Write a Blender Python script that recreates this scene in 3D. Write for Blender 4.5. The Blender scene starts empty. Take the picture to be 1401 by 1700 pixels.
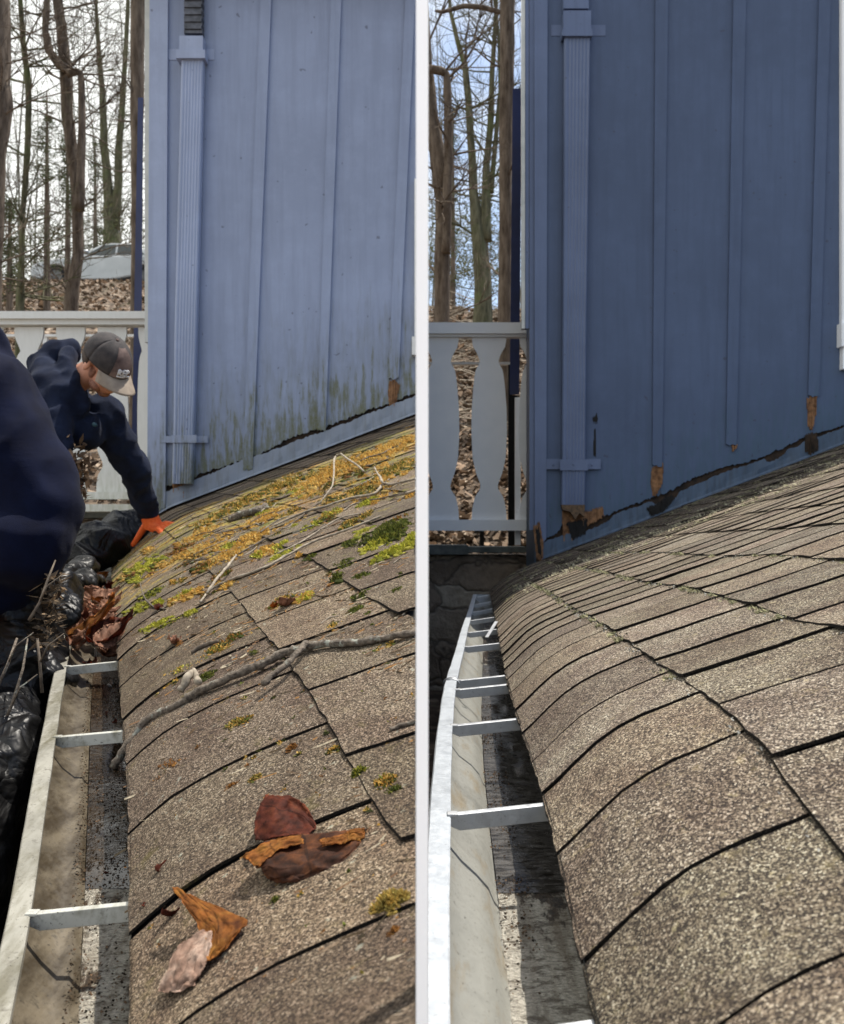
import bpy, math, random
from mathutils import Vector, Matrix, noise as mnoise
R = math.radians
rnd = random.Random(7)
F, CX, CY = 1500.0, 700.5, 885.0
COL = bpy.context.scene.collection
scene = bpy.context.scene

# ------------------------------------------------------------------ camera, sky, sun, exposure
cd = bpy.data.cameras.new('camera'); cam = bpy.data.objects.new('camera', cd); COL.objects.link(cam)
cam.location = (0, 0, 0); cam.rotation_euler = (R(90), 0, 0)
cd.sensor_fit = 'HORIZONTAL'; cd.sensor_width = 36; cd.lens = 36*F/1401
cd.shift_y = (CY-850)/1401
cd.clip_start = .02; cd.clip_end = 1500
cd.dof.use_dof = True; cd.dof.focus_distance = 1.6; cd.dof.aperture_fstop = 12.5
scene.camera = cam
SUN_AZ, SUN_EL = R(51), R(69)          # azimuth measured from +Y (ahead) towards +X (right)
sd = Vector((math.sin(SUN_AZ)*math.cos(SUN_EL), math.cos(SUN_AZ)*math.cos(SUN_EL), math.sin(SUN_EL)))
W = bpy.data.worlds.new('World'); scene.world = W; W.use_nodes = True
nt = W.node_tree; bgn = nt.nodes['Background']
sky = nt.nodes.new('ShaderNodeTexSky'); sky.sky_type = 'NISHITA'; sky.sun_disc = False
sky.sun_elevation = SUN_EL; sky.sun_rotation = SUN_AZ
sky.dust_density = 1.2
tc = nt.nodes.new('ShaderNodeTexCoord')
# high thin cloud, denser to the west (left) of the house
cn = nt.nodes.new('ShaderNodeTexNoise'); cn.inputs['Scale'].default_value = 5.5; cn.inputs['Detail'].default_value = 7
nt.links.new(tc.outputs['Generated'], cn.inputs['Vector'])
sp = nt.nodes.new('ShaderNodeSeparateXYZ'); nt.links.new(tc.outputs['Generated'], sp.inputs[0])
ma = nt.nodes.new('ShaderNodeMath'); ma.operation = 'MULTIPLY_ADD'; nt.links.new(sp.outputs['X'], ma.inputs[0]); ma.inputs[1].default_value = -1.5
nt.links.new(cn.outputs['Fac'], ma.inputs[2])
cr = nt.nodes.new('ShaderNodeValToRGB'); nt.links.new(ma.outputs[0], cr.inputs[0])
cr.color_ramp.elements[0].position = .40; cr.color_ramp.elements[0].color = (.12, .12, .12, 1)
cr.color_ramp.elements[1].position = .72
mx = nt.nodes.new('ShaderNodeMixRGB'); nt.links.new(cr.outputs[0], mx.inputs[0]); nt.links.new(sky.outputs[0], mx.inputs[1])
mx.inputs[2].default_value = (7.0, 7.1, 6.9, 1)
nt.links.new(mx.outputs[0], bgn.inputs[0]); bgn.inputs[1].default_value = .135
sl = bpy.data.lights.new('sun', 'SUN'); sl.energy = 4.6; sl.angle = R(.55); sl.color = (1, .94, .84)
so = bpy.data.objects.new('sun', sl); COL.objects.link(so); so.rotation_euler = sd.to_track_quat('Z', 'Y').to_euler()
so.location = sd*30
scene.view_settings.view_transform = 'Standard'; scene.view_settings.look = 'None'
scene.view_settings.exposure = 0.6; scene.view_settings.gamma = 1

# ------------------------------------------------------------------ helpers
def P(x, y, Z): return Vector(((x-CX)/F*Z, Z, (CY-y)/F*Z))
def lerp(a, b, t): return a+(b-a)*t
def clamp(v, a=0., b=1.): return max(a, min(b, v))
def ss(a, b, v):
    t = clamp((v-a)/(b-a)); return t*t*(3-2*t)
def interp(xs, ys, x):
    if x <= xs[0]:
        i = 0
    elif x >= xs[-1]:
        i = len(xs)-2
    else:
        i = max(j for j in range(len(xs)-1) if xs[j] <= x)
    t = (x-xs[i])/(xs[i+1]-xs[i])
    a, b = ys[i], ys[i+1]
    return a+(b-a)*t if not hasattr(a, '__len__') or isinstance(a, Vector) else tuple(p+(q-p)*t for p, q in zip(a, b))
def fbm(x, y, z=0., o=3):
    return mnoise.fractal(Vector((x, y, z)), 1., 2., o)

class MB:
    def __init__(s): s.v = []; s.f = []; s.c = []
    def add(s, vs, fs, col=None):
        o = len(s.v); s.v += [tuple(p) for p in vs]; s.f += [tuple(i+o for i in f) for f in fs]
        if col is not None: s.c += [col]*len(fs)
    def box(s, a, b, jit=0):
        x0, y0, z0 = a; x1, y1, z1 = b
        s.add([(x0,y0,z0),(x1,y0,z0),(x1,y1,z0),(x0,y1,z0),(x0,y0,z1),(x1,y0,z1),(x1,y1,z1),(x0,y1,z1)],
              [(0,3,2,1),(4,5,6,7),(0,1,5,4),(1,2,6,5),(2,3,7,6),(3,0,4,7)])
    def hexa(s, q): # 8 points: bottom loop 4, top loop 4
        s.add(q, [(0,3,2,1),(4,5,6,7),(0,1,5,4),(1,2,6,5),(2,3,7,6),(3,0,4,7)])
    def bar(s, p, q, w, h, up=Vector((0,0,1))):
        p = Vector(p); q = Vector(q); d = (q-p).normalized(); r = d.cross(up).normalized(); u = r.cross(d)
        c = []
        for e in (p, q):
            for sx, sy in ((-1,-1),(1,-1),(1,1),(-1,1)): c.append(e+r*sx*w/2+u*sy*h/2)
        s.add(c, [(0,1,2,3),(7,6,5,4),(0,4,5,1),(1,5,6,2),(2,6,7,3),(3,7,4,0)])
    def tube(s, pts, rad, n=8, col=None, cap=True):
        pts = [Vector(p) for p in pts]; m = len(pts); vs = []; prev = None
        for i, p in enumerate(pts):
            t = (pts[min(i+1, m-1)]-pts[max(i-1, 0)])
            t = t.normalized() if t.length > 1e-9 else Vector((0,0,1))
            if prev is None:
                a = Vector((0,0,1)) if abs(t.z) < .9 else Vector((1,0,0)); u = t.cross(a).normalized()
            else:
                u = (prev-t*prev.dot(t)); u = u.normalized() if u.length > 1e-6 else t.orthogonal().normalized()
            prev = u; w = t.cross(u); r = rad[i] if hasattr(rad, '__len__') else rad
            for k in range(n):
                a = 2*math.pi*k/n; vs.append(p+(u*math.cos(a)+w*math.sin(a))*r)
        fs = [(i*n+k, i*n+(k+1) % n, (i+1)*n+(k+1) % n, (i+1)*n+k) for i in range(m-1) for k in range(n)]
        if cap and n > 2: fs += [tuple(reversed(range(n))), tuple((m-1)*n+k for k in range(n))]
        s.add(vs, fs, col)
    def ell(s, c, r, M=None, n=14, m=10):
        c = Vector(c); vs = []; fs = []
        for i in range(m+1):
            th = math.pi*i/m
            for k in range(n):
                a = 2*math.pi*k/n
                v = Vector((r[0]*math.sin(th)*math.cos(a), r[1]*math.sin(th)*math.sin(a), r[2]*math.cos(th)))
                vs.append(c+(M @ v if M else v))
        for i in range(m):
            for k in range(n):
                fs.append((i*n+k, (i+1)*n+k, (i+1)*n+(k+1) % n, i*n+(k+1) % n))
        s.add(vs, fs)
    def chain(s, pts, rads, n=14):
        for i, (p, r) in enumerate(zip(pts, rads)): s.ell(p, (r, r, r), n=n)
        s.tube(pts, rads, n)
    def grid(s, rows, col=None, close=False):
        n = len(rows[0]); vs = [p for r in rows for p in r]
        s.add(vs, [(i*n+j, i*n+j+1, (i+1)*n+j+1, (i+1)*n+j) for i in range(len(rows)-1) for j in range(n-1)], col)

def build(mb, name, mat, parent=None, smooth=False, label=None):
    me = bpy.data.meshes.new(name); me.from_pydata(mb.v, [], mb.f); me.update()
    if mb.c and len(mb.c) == len(mb.f):
        at = me.color_attributes.new('tint', 'FLOAT_COLOR', 'CORNER')
        buf = []
        for p in me.polygons:
            c = mb.c[p.index]
            for _ in range(p.loop_total): buf += [c[0], c[1], c[2], 1]
        at.data.foreach_set('color', buf)
    if smooth: me.polygons.foreach_set('use_smooth', [True]*len(me.polygons))
    o = bpy.data.objects.new(name, me); COL.objects.link(o)
    if mat: me.materials.append(mat)
    if parent:
        o.parent = parent
        w = parent.matrix_basis.copy(); q = parent.parent
        while q: w = q.matrix_basis @ w if not q.parent else w; q = q.parent
        o.matrix_parent_inverse = Matrix.Translation(-BASE[parent.name]) if parent.name in BASE else Matrix()
        if parent.name in BASE: BASE[o.name] = Vector((0,0,0))
        else: BASE[o.name] = Vector((0,0,0))
    else: BASE[o.name] = Vector((0,0,0))
    if label: o['label'] = label
    return o
BASE = {}
def thing(name, label, cat, loc=(0,0,0), group=None):
    o = bpy.data.objects.new(name, None); COL.objects.link(o); o.location = loc; BASE[o.name] = Vector(loc)
    o.empty_display_size = .05
    tag(o, label, cat, group); return o
def tag(o, label, cat, group=None, kind=None):
    o['label'] = label; o['category'] = cat
    if group: o['group'] = group
    if kind: o['kind'] = kind
    return o
def struct(mb, name, mat, kind='structure', label=None, cat=None, smooth=False):
    o = build(mb, name, mat, smooth=smooth); o['kind'] = kind
    o['label'] = label or name; o['category'] = cat or name.replace('_', ' ')
    return o
def mod_remesh(o, vox, it=4):
    m = o.modifiers.new('r', 'REMESH'); m.mode = 'VOXEL'; m.voxel_size = vox; m.use_smooth_shade = True
    s = o.modifiers.new('s', 'SMOOTH'); s.factor = .5; s.iterations = it
def mod_disp(o, kind, size, strength, **kw):
    t = bpy.data.textures.new('t', kind)
    for k, v in kw.items(): setattr(t, k, v)
    t.noise_scale = size
    d = o.modifiers.new('d', 'DISPLACE'); d.texture = t; d.strength = strength; d.mid_level = .5; d.texture_coords = 'GLOBAL'
    return d

# ------------------------------------------------------------------ materials
class NT:
    def __init__(s, name):
        s.m = bpy.data.materials.new(name); s.m.use_nodes = True; s.t = s.m.node_tree
        s.b = s.t.nodes['Principled BSDF']; s.out = s.t.nodes['Material Output']
        s.co = s.t.nodes.new('ShaderNodeTexCoord').outputs['Object']
    def n(s, t, **kw):
        x = s.t.nodes.new('ShaderNode'+t)
        for k, v in kw.items(): setattr(x, k, v)
        return x
    def set(s, inp, v):
        if hasattr(v, 'is_linked') or hasattr(v, 'links'): s.t.links.new(v, inp)
        else: inp.default_value = v
    def noise(s, scale, det=4, rough=.55, vec=None, dist=0):
        x = s.n('TexNoise'); x.inputs['Scale'].default_value = scale; x.inputs['Detail'].default_value = det
        x.inputs['Roughness'].default_value = rough; x.inputs['Distortion'].default_value = dist
        s.set(x.inputs['Vector'], vec if vec else s.co); return x.outputs['Fac']
    def voro(s, scale, feat='F1', vec=None, out='Distance', rand=1):
        x = s.n('TexVoronoi', feature=feat); x.inputs['Scale'].default_value = scale
        if 'Randomness' in x.inputs: x.inputs['Randomness'].default_value = rand
        s.set(x.inputs['Vector'], vec if vec else s.co); return x.outputs[out]
    def map(s, scale=(1,1,1), rot=(0,0,0), loc=(0,0,0)):
        x = s.n('Mapping'); s.set(x.inputs[0], s.co); x.inputs['Scale'].default_value = scale
        x.inputs['Rotation'].default_value = rot; x.inputs['Location'].default_value = loc; return x.outputs[0]
    def ramp(s, fac, stops, interp='LINEAR'):
        x = s.n('ValToRGB'); s.set(x.inputs[0], fac); e = x.color_ramp.elements; x.color_ramp.interpolation = interp
        while len(e) < len(stops): e.new(.5)
        for i, (p, c) in enumerate(stops):
            e[i].position = p; e[i].color = (*c, 1) if hasattr(c, '__len__') else (c, c, c, 1)
        return x.outputs[0]
    def mix(s, f, a, b, mode='MIX'):
        x = s.n('MixRGB', blend_type=mode); s.set(x.inputs[0], f)
        for i, v in ((1, a), (2, b)):
            if isinstance(v, tuple) and len(v) == 3: v = (*v, 1)
            s.set(x.inputs[i], v)
        return x.outputs[0]
    def math(s, op, a, b=0., c=0.):
        x = s.n('Math', operation=op); s.set(x.inputs[0], a); s.set(x.inputs[1], b); s.set(x.inputs[2], c); return x.outputs[0]
    def xyz(s):
        x = s.n('SeparateXYZ'); s.set(x.inputs[0], s.co); return x.outputs
    def bump(s, h, strength=.5, dist=.002):
        x = s.n('Bump'); x.inputs['Strength'].default_value = strength; x.inputs['Distance'].default_value = dist
        s.set(x.inputs['Height'], h); s.t.links.new(x.outputs[0], s.b.inputs['Normal'])
    def fin(s, col, rough=.7, metal=0, spec=.5, trans=None):
        if isinstance(col, tuple): col = (*col[:3], 1)
        s.set(s.b.inputs['Base Color'], col); s.set(s.b.inputs['Roughness'], rough)
        s.b.inputs['Metallic'].default_value = metal; s.b.inputs['Specular IOR Level'].default_value = spec
        if trans is not None:
            tr = s.n('BsdfTranslucent'); s.set(tr.inputs[0], col)
            ms = s.n('MixShader'); ms.inputs[0].default_value = trans
            s.t.links.new(s.b.outputs[0], ms.inputs[1]); s.t.links.new(tr.outputs[0], ms.inputs[2]); s.t.links.new(ms.outputs[0], s.out.inputs[0])
        return s.m
def simple(name, a, b, scale=20, rough=.7, metal=0, bs=None, bst=.4, bd=.002, trans=None, spec=.5, det=4):
    k = NT(name); nz = k.noise(scale, det)
    c = k.ramp(nz, [(.3, a), (.7, b)])
    if bs: k.bump(k.noise(bs, 4), bst, bd)
    return k.fin(c, rough, metal, spec, trans)
def tinted(name, rough=.8, trans=None, bs=None, mul=(.75, 1.2), scale=60, spec=.3):
    k = NT(name); a = k.n('VertexColor', layer_name='tint').outputs[0]
    c = k.mix(1., a, k.ramp(k.noise(scale, 3), [(.3, mul[0]), (.7, mul[1])]), 'MULTIPLY')
    if bs: k.bump(k.noise(bs, 3), .5, .003)
    return k.fin(c, rough, 0, spec, trans)

def mat_shingle(name, warm, mossy):
    k = NT(name)
    tint = k.n('VertexColor', layer_name='tint').outputs[0]
    g = k.voro(560, out='Color'); gs = k.n('SeparateColor'); k.set(gs.inputs[0], g)
    fine = k.noise(420, 3, .75)
    v = k.math('MULTIPLY_ADD', gs.outputs[0], .55, k.math('MULTIPLY', fine, .45))
    if warm:
        st = [(.18, (.012,.010,.009)), (.38, (.066,.052,.042)), (.55, (.165,.132,.098)), (.70, (.36,.30,.22)), (.84, (.85,.78,.64))]
    else:
        st = [(.16, (.016,.012,.009)), (.38, (.066,.049,.034)), (.56, (.155,.118,.080)), (.72, (.30,.235,.165)), (.88, (.70,.62,.49))]
    c = k.ramp(v, st)
    # blotches of weathering: yellowish lichen and darker brown
    big = k.noise(9, 5, .6)
    c = k.mix(k.ramp(big, [(.40, 0.), (.62, .8)]), c, k.mix(1., c, (.62,.55,.55), 'MULTIPLY'))
    ye = k.noise(48, 5, .75)
    c = k.mix(k.ramp(ye, [(.58, 0.), (.70, .32 if warm else .2)]), c, (.42,.34,.17))
    li = k.noise(55, 3, .5)
    c = k.mix(k.ramp(li, [(.68, 0.), (.74, .5)]), c, (.42,.44,.36) if mossy else (.5,.42,.25))
    c = k.mix(1., c, tint, 'MULTIPLY')
    if mossy:
        mo = k.noise(14, 5, .7, vec=k.map(loc=(3,1,2)))
        c = k.mix(k.ramp(mo, [(.60, 0.), (.72, .5)]), c, (.12,.10,.03))
        Y = k.xyz()[1]; far = k.ramp(k.math('MULTIPLY', Y, .2), [(.34, 0.), (.62, .20), (.92, .22), (1., .10)])
        m1 = k.noise(9, 8, .75, vec=k.map(scale=(1,1.3,1), loc=(1,4,2))); msk = k.ramp(k.math('ADD', m1, far), [(.68, 0.), (.76, .92)])
        hue = k.ramp(k.noise(3.1, 4, .6, vec=k.map(loc=(9,2,2))), [(.38, (.13,.13,.025)), (.48, (.30,.24,.05)), (.58, (.42,.25,.06)), (.70, (.30,.15,.04))])
        c = k.mix(msk, c, k.mix(1., hue, k.ramp(k.noise(90, 4, .75), [(.35, .25), (.65, 1.5)]), 'MULTIPLY'))
    k.bump(k.math('ADD', v, k.math('MULTIPLY', fine, .8)), 1., .0026)
    return k.fin(c, .92, 0, .25)
M = {}
M['sh_l'] = mat_shingle('mossy_shingle_granules', False, True)
M['sh_r'] = mat_shingle('clean_shingle_granules', True, False)
M['felt'] = simple('roof_felt', (.006,.006,.006), (.018,.016,.014), 40, .9)

def mat_paint(name, base, dirt, line, mold, rough=.55):
    # line = (x0, z0, slope): height of the roof surface along the wall; grime gathers in streaks above it
    k = NT(name); X = k.xyz()
    h = k.math('SUBTRACT', k.math('SUBTRACT', X[2], line[1]), k.math('MULTIPLY', k.math('SUBTRACT', X[0], line[0]), line[2]))
    wide = k.noise(1.1, 3, .5)
    c = k.mix(k.ramp(wide, [(.35, 0.), (.65, .8)]), base, tuple(v*.80 for v in base)); c = k.mix(k.ramp(k.noise(5, 5, .7), [(.45, 0.), (.7, .35)]), c, tuple(min(1, v*1.22) for v in base))
    streak = k.noise(1, 5, .6, vec=k.map(scale=(24, 6, 1.6)))
    c = k.mix(k.ramp(streak, [(.45, 0.), (.7, .42)]), c, tuple(v*.7 for v in base))
    st2 = k.noise(1, 5, .65, vec=k.map(scale=(34, 8, 5), loc=(2,0,1)))
    hh = k.math('MULTIPLY_ADD', k.math('SUBTRACT', st2, .5), -1.9, h)        # noisy height
    low = k.ramp(hh, [(0., 1.), (.22, .8), (.45, .25), (.85, 0.)])
    c = k.mix(k.math('MULTIPLY', k.math('MULTIPLY', low, k.ramp(k.noise(40, 5, .75), [(.25, .6), (.55, 1.)])), mold), c, dirt)
    ck = k.noise(1, 3, .5, vec=k.map(scale=(60, 10, 9), loc=(5,0,2)))
    crack = k.ramp(ck, [(.64, 0.), (.68, .8)])
    nearlow = k.ramp(h, [(.05, 1.), (.4, 0.)])
    c = k.mix(k.math('MULTIPLY', crack, nearlow), c, (.04,.035,.03))
    sp = k.noise(26, 1, .4, vec=k.map(loc=(7,3,1)))
    c = k.mix(k.ramp(sp, [(.775, 0.), (.79, .5)]), c, (.05,.05,.07))
    k.bump(k.math('ADD', k.noise(1, 4, .5, vec=k.map(scale=(180, 30, 4))), k.noise(160, 3)), .25, .0015)
    return k.fin(c, rough, 0, .3)
M['white'] = simple('weathered_white_paint', (.66,.67,.66), (.80,.80,.79), 14, .5, bs=60, bst=.15)
M['white_r'] = simple('white_paint_lifted_for_shade', (.86,.88,.90), (.92,.93,.94), 8, .5, bs=60, bst=.15)  # whiter than the other white paint to offset the shade here
k = NT('mildewed_white_paint'); X = k.xyz()
c = k.ramp(k.noise(1, 5, .6, vec=k.map(scale=(40,10,8))), [(.35, (.30,.31,.17)), (.6, (.66,.66,.58))])
M['mildew'] = k.fin(k.mix(k.ramp(X[2], [(0., .8), (.6, .1)]), (.72,.73,.71), c), .6)
M['wood'] = simple('rotten_brown_wood', (.10,.045,.02), (.34,.18,.085), 30, .85, bs=90, bst=.7)
M['dark'] = simple('dark_void', (.006,.006,.007), (.014,.013,.012), 10, .9)
M['sheath'] = simple('blackened_sheathing', (.012,.009,.007), (.06,.035,.02), 25, .9, bs=70)

def mat_gutter(name, base, grime, amt, metal=.35):
    k = NT(name)
    n1 = k.noise(1, 6, .65, vec=k.map(scale=(30, 7, 22)))
    n2 = k.noise(70, 4, .7); n3 = k.noise(9, 4, .6)
    c = k.mix(k.ramp(n1, [(.62-amt*.25, 0.), (.80-amt*.22, .85)]), base, grime)
    c = k.mix(k.ramp(n2, [(.55, 0.), (.7, amt)]), c, (.05,.04,.025))
    c = k.mix(k.ramp(n3, [(.5, 0.), (.7, .5)]), c, tuple(v*.5 for v in base)); c = k.mix(k.ramp(k.noise(210, 2, .6), [(.66, 0.), (.70, min(.85, .25+amt))]), c, (.03,.025,.018))
    k.bump(k.math('ADD', n2, n1), .3, .001)
    return k.fin(c, k.ramp(n2, [(.4, .35), (.7, .6)]), metal)
M['g_lip_r'] = mat_gutter('clean_aluminium_lip', (.44,.47,.50), (.34,.36,.37), .0, .3)
M['g_in_r'] = mat_gutter('stained_gutter_inside', (.27,.27,.245), (.22,.17,.10), .3, .1)
M['g_lip_l'] = mat_gutter('mildewed_gutter_lip', (.30,.29,.25), (.10,.09,.055), .75, .1)
M['g_in_l'] = mat_gutter('grimy_gutter_inside', (.135,.112,.078), (.03,.021,.011), 1.0, .05)
M['hang_l'] = mat_gutter('mildewed_hanger', (.46,.46,.42), (.18,.17,.12), .5, .2)
M['hang_r'] = mat_gutter('bright_hanger', (.48,.49,.50), (.35,.35,.35), .1, .6)
def mat_floor(name, dry, wet, thr, zr):
    # wet silt and bare speckled metal on the gutter bottom
    k = NT(name); X = k.xyz()
    n = k.noise(1, 5, .65, vec=k.map(scale=(26, 9, 10)))
    band = k.math('ADD', n, k.ramp(k.math('MULTIPLY', X[1], .2), zr))
    m = k.ramp(band, [(thr, 0.), (thr+.05, 1.)])
    sp = k.noise(1, 4, .8, vec=k.map(scale=(170, 420, 170))); vo = k.voro(150)
    d = k.mix(k.ramp(sp, [(.34, 0.), (.66, 1.)]), tuple(v*.34 for v in dry), dry)
    d = k.mix(k.ramp(k.noise(1, 5, .75, vec=k.map(scale=(45, 90, 45), loc=(3,1,0))), [(.5, 0.), (.6, .75)]), d, (.06,.045,.03))
    d = k.mix(k.ramp(k.noise(1, 4, .6, vec=k.map(scale=(60, 6, 60))), [(.45, 0.), (.7, .6)]), d, (.12,.085,.05))
    w = k.mix(k.ramp(vo, [(.2, 0.), (.5, .4)]), wet, (.10,.06,.03))
    c = k.mix(m, d, w)
    k.bump(k.math('ADD', sp, k.math('MULTIPLY', n, 1.4)), .9, .004)
    return k.fin(c, k.ramp(m, [(0., .24), (1., .07)]), .15, .8)
M['fl_l'] = mat_floor('gutter_bottom_silty', (.60,.56,.47), (.03,.02,.012), .70, [(.19, 0.), (.235, .22), (.3, .12), (.45, .4)])
M['fl_r'] = mat_floor('gutter_bottom_rinsed', (.66,.62,.53), (.012,.012,.012), .63, [(.0, 0.), (.2, .05), (.24, .22), (.6, .2)])
k = NT('dirty_water_painted_reflection'); k.b.inputs['Specular IOR Level'].default_value = 1.; k.set(k.b.inputs['Base Color'], k.ramp(k.noise(1,5,.7,vec=k.map(scale=(40,110,40))), [(.4,(.012,.010,.008)),(.6,(.085,.08,.075))])); k.set(k.b.inputs['Roughness'], k.ramp(k.noise(30,3), [(.4,.05),(.6,.3)]))  # paler streaks in the base colour stand for sky reflection
k.bump(k.noise(1, 3, .6, vec=k.map(scale=(60,120,60))), .35, .002); M['water'] = k.m
M['water_l'] = simple('black_sludgy_water', (.006,.004,.003), (.035,.024,.014), 45, .07, bs=80, bst=.5, bd=.003, spec=.9)
M['navy'] = simple('navy_sheet', (.004,.012,.07), (.007,.02,.11), 6, .45)
M['pipe'] = simple('off_white_pipe', (.48,.50,.48), (.62,.63,.60), 10, .4)
k = NT('stone_masonry')
wv = k.n('VectorMath', operation='ADD'); k.set(wv.inputs[0], k.map(scale=(1,1,2.1))); nn_ = k.n('TexNoise'); nn_.inputs['Scale'].default_value = 5; k.t.links.new(k.co, nn_.inputs['Vector']); ws = k.n('VectorMath', operation='SCALE'); ws.inputs[3].default_value = .35; k.t.links.new(nn_.outputs['Color'], ws.inputs[0]); k.t.links.new(ws.outputs[0], wv.inputs[1])
vc = k.voro(2.0, out='Color', vec=wv.outputs[0]); vd = k.voro(2.0, 'DISTANCE_TO_EDGE', vec=wv.outputs[0])
sc_ = k.n('SeparateColor'); k.set(sc_.inputs[0], vc)
c = k.ramp(sc_.outputs[0], [(0., (.20,.15,.11)), (.5, (.30,.24,.18)), (1., (.42,.36,.28))])
c = k.mix(k.ramp(k.noise(18, 5), [(.3, 0.), (.7, .5)]), c, (.13,.10,.075))
c = k.mix(k.ramp(vd, [(.0, .7), (.04, 0.)]), c, (.07,.06,.05))
k.bump(k.math('ADD', k.ramp(vd, [(0., 0.), (.08, 1.)]), k.noise(30, 5)), .8, .02); M['stone'] = k.fin(c, .9)
M['slate'] = simple('slate_cap', (.06,.07,.065), (.15,.16,.145), 12, .8, bs=30)
k = NT('leaf_litter_ground')
n = k.noise(3.2, 8, .7); v = k.voro(9, out='Color'); sc_ = k.n('SeparateColor'); k.set(sc_.inputs[0], v)
c = k.ramp(sc_.outputs[0], [(0., (.035,.025,.018)), (.4, (.11,.075,.05)), (.75, (.22,.16,.11)), (1., (.42,.34,.26))])
c = k.mix(k.ramp(n, [(.4, 0.), (.65, .75)]), c, (.07,.05,.032)); k.bump(sc_.outputs[1], .9, .08); M['ground'] = k.fin(c, .95)
M['road'] = simple('asphalt', (.05,.05,.05), (.09,.085,.08), 8, .9)
def mat_bark(name, a, b, moss=None):
    k = NT(name); n = k.noise(1, 5, .65, vec=k.map(scale=(14, 14, 3)))
    c = k.ramp(n, [(.32, a), (.68, b)])
    if moss: c = k.mix(k.ramp(k.noise(2.5, 4), [(.5, 0.), (.66, .7)]), c, moss)
    k.bump(n, .7, .03); return k.fin(c, .95, 0, .2)
M['bark'] = mat_bark('brown_bark', (.05,.036,.026), (.19,.15,.115))
M['bark2'] = mat_bark('green_grey_bark', (.05,.05,.03), (.17,.16,.10), (.09,.11,.04))
M['bark3'] = mat_bark('pinkish_bark', (.09,.06,.045), (.24,.17,.13))
M['bark4'] = mat_bark('far_grey_bark', (.10,.095,.075), (.22,.21,.17))
M['needle'] = tinted('evergreen_sprays', .8, .35, mul=(.7,1.2), scale=3)
M['litter'] = tinted('dry_leaf_litter', .85, .15, scale=20)
M['moss'] = tinted('moss_fibre', .9, .25, scale=400, mul=(.6,1.35), spec=.15)
M['leaf'] = None
def mat_leaf(name, a, b, c3, trans=.4):
    k = NT(name); n = k.noise(38, 5, .65)
    c = k.ramp(n, [(.3, a), (.5, b), (.68, c3)])
    vein = k.n('VertexColor', layer_name='tint').outputs[0]
    c = k.mix(1., c, vein, 'MULTIPLY'); k.bump(k.noise(300, 3), .5, .0008)
    return k.fin(c, .7, 0, .2, trans)
M['leaf_dk'] = mat_leaf('dark_red_brown_leaf', (.045,.014,.010), (.13,.032,.018), (.24,.07,.03), .55)
M['leaf_bk'] = mat_leaf('shade_darkened_leaf', (.014,.006,.003), (.045,.016,.008), (.13,.045,.015), .3)  # darkness of the folded leaf's shadow side put into the colour
M['leaf_or'] = mat_leaf('amber_leaf', (.13,.04,.012), (.30,.11,.025), (.42,.19,.04), .55)
M['leaf_pk'] = mat_leaf('pale_dry_leaf', (.15,.085,.06), (.30,.19,.14), (.45,.33,.26), .25)
M['leaf_br'] = mat_leaf('wet_brown_leaf', (.11,.05,.03), (.27,.13,.08), (.42,.24,.16), .3)
k = NT('lichen_twig_bark'); n = k.noise(60, 5, .6)
c = k.ramp(k.noise(130, 4), [(.3, (.05,.038,.028)), (.7, (.22,.18,.14))])
c = k.mix(k.ramp(k.noise(45, 4, .6), [(.56, 0.), (.64, .8)]), c, (.33,.35,.30)); k.bump(k.math('ADD', n, k.noise(220, 4, .7)), 1., .006); M['twig'] = k.fin(c, .9)
M['twig2'] = simple('pale_twig', (.12,.095,.068), (.36,.31,.24), 70, .85, bs=120)
M['twigdk'] = simple('dark_twig', (.04,.03,.022), (.14,.11,.08), 60, .9, bs=120)
def mat_cloth(name, a, b, sz=900):
    k = NT(name); c = k.ramp(k.noise(14, 3), [(.3, a), (.7, b)])
    w = k.noise(1, 4, .6, vec=k.map(scale=(9, 9, 30), rot=(.3,.5,0)))
    k.bump(k.math('ADD', k.math('MULTIPLY', w, 2.5), k.noise(sz, 2)), .3, .004)
    k.b.inputs['Sheen Weight'].default_value = .03
    return k.fin(c, .9, 0, .1)
M['hoodie'] = mat_cloth('navy_hoodie_fabric', (.006,.009,.022), (.012,.018,.040))
M['hoodie2'] = mat_cloth('dark_navy_fleece', (.0014,.0024,.011), (.003,.0058,.023))
M['jeans'] = mat_cloth('dark_trousers', (.012,.013,.017), (.03,.032,.04))
M['skin'] = simple('skin', (.50,.23,.15), (.60,.30,.21), 25, .5, bs=200, bst=.2)
M['stubble'] = simple('stubbled_skin', (.17,.075,.05), (.30,.14,.095), 160, .7, bs=300, bst=.4)
M['hair'] = simple('short_brown_hair', (.02,.012,.008), (.06,.035,.022), 120, .7, bs=300, bst=.8)
M['cap'] = simple('charcoal_cap_cloth', (.022,.020,.022), (.05,.042,.042), 40, .9, bs=700, bst=.4)
M['capfront'] = simple('faded_brown_cap_cloth', (.045,.026,.024), (.20,.14,.125), 18, .9, bs=700, bst=.4)
M['brim'] = simple('tan_brim_cloth', (.20,.16,.125), (.30,.25,.20), 20, .9, bs=700, bst=.3)
M['emb'] = simple('white_embroidery', (.5,.5,.52), (.7,.7,.72), 60, .8)
M['glove'] = simple('orange_glove_knit', (.75,.10,.012), (.88,.17,.03), 60, .7, bs=500, bst=.5)
M['glovedk'] = simple('black_glove_coating', (.02,.018,.016), (.06,.04,.03), 60, .5)
k = NT('black_bin_bag')
def rdg(sc, dist): return k.math('ABSOLUTE', k.math('SUBTRACT', k.noise(sc, 3, .5, dist=dist), .5))
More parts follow.
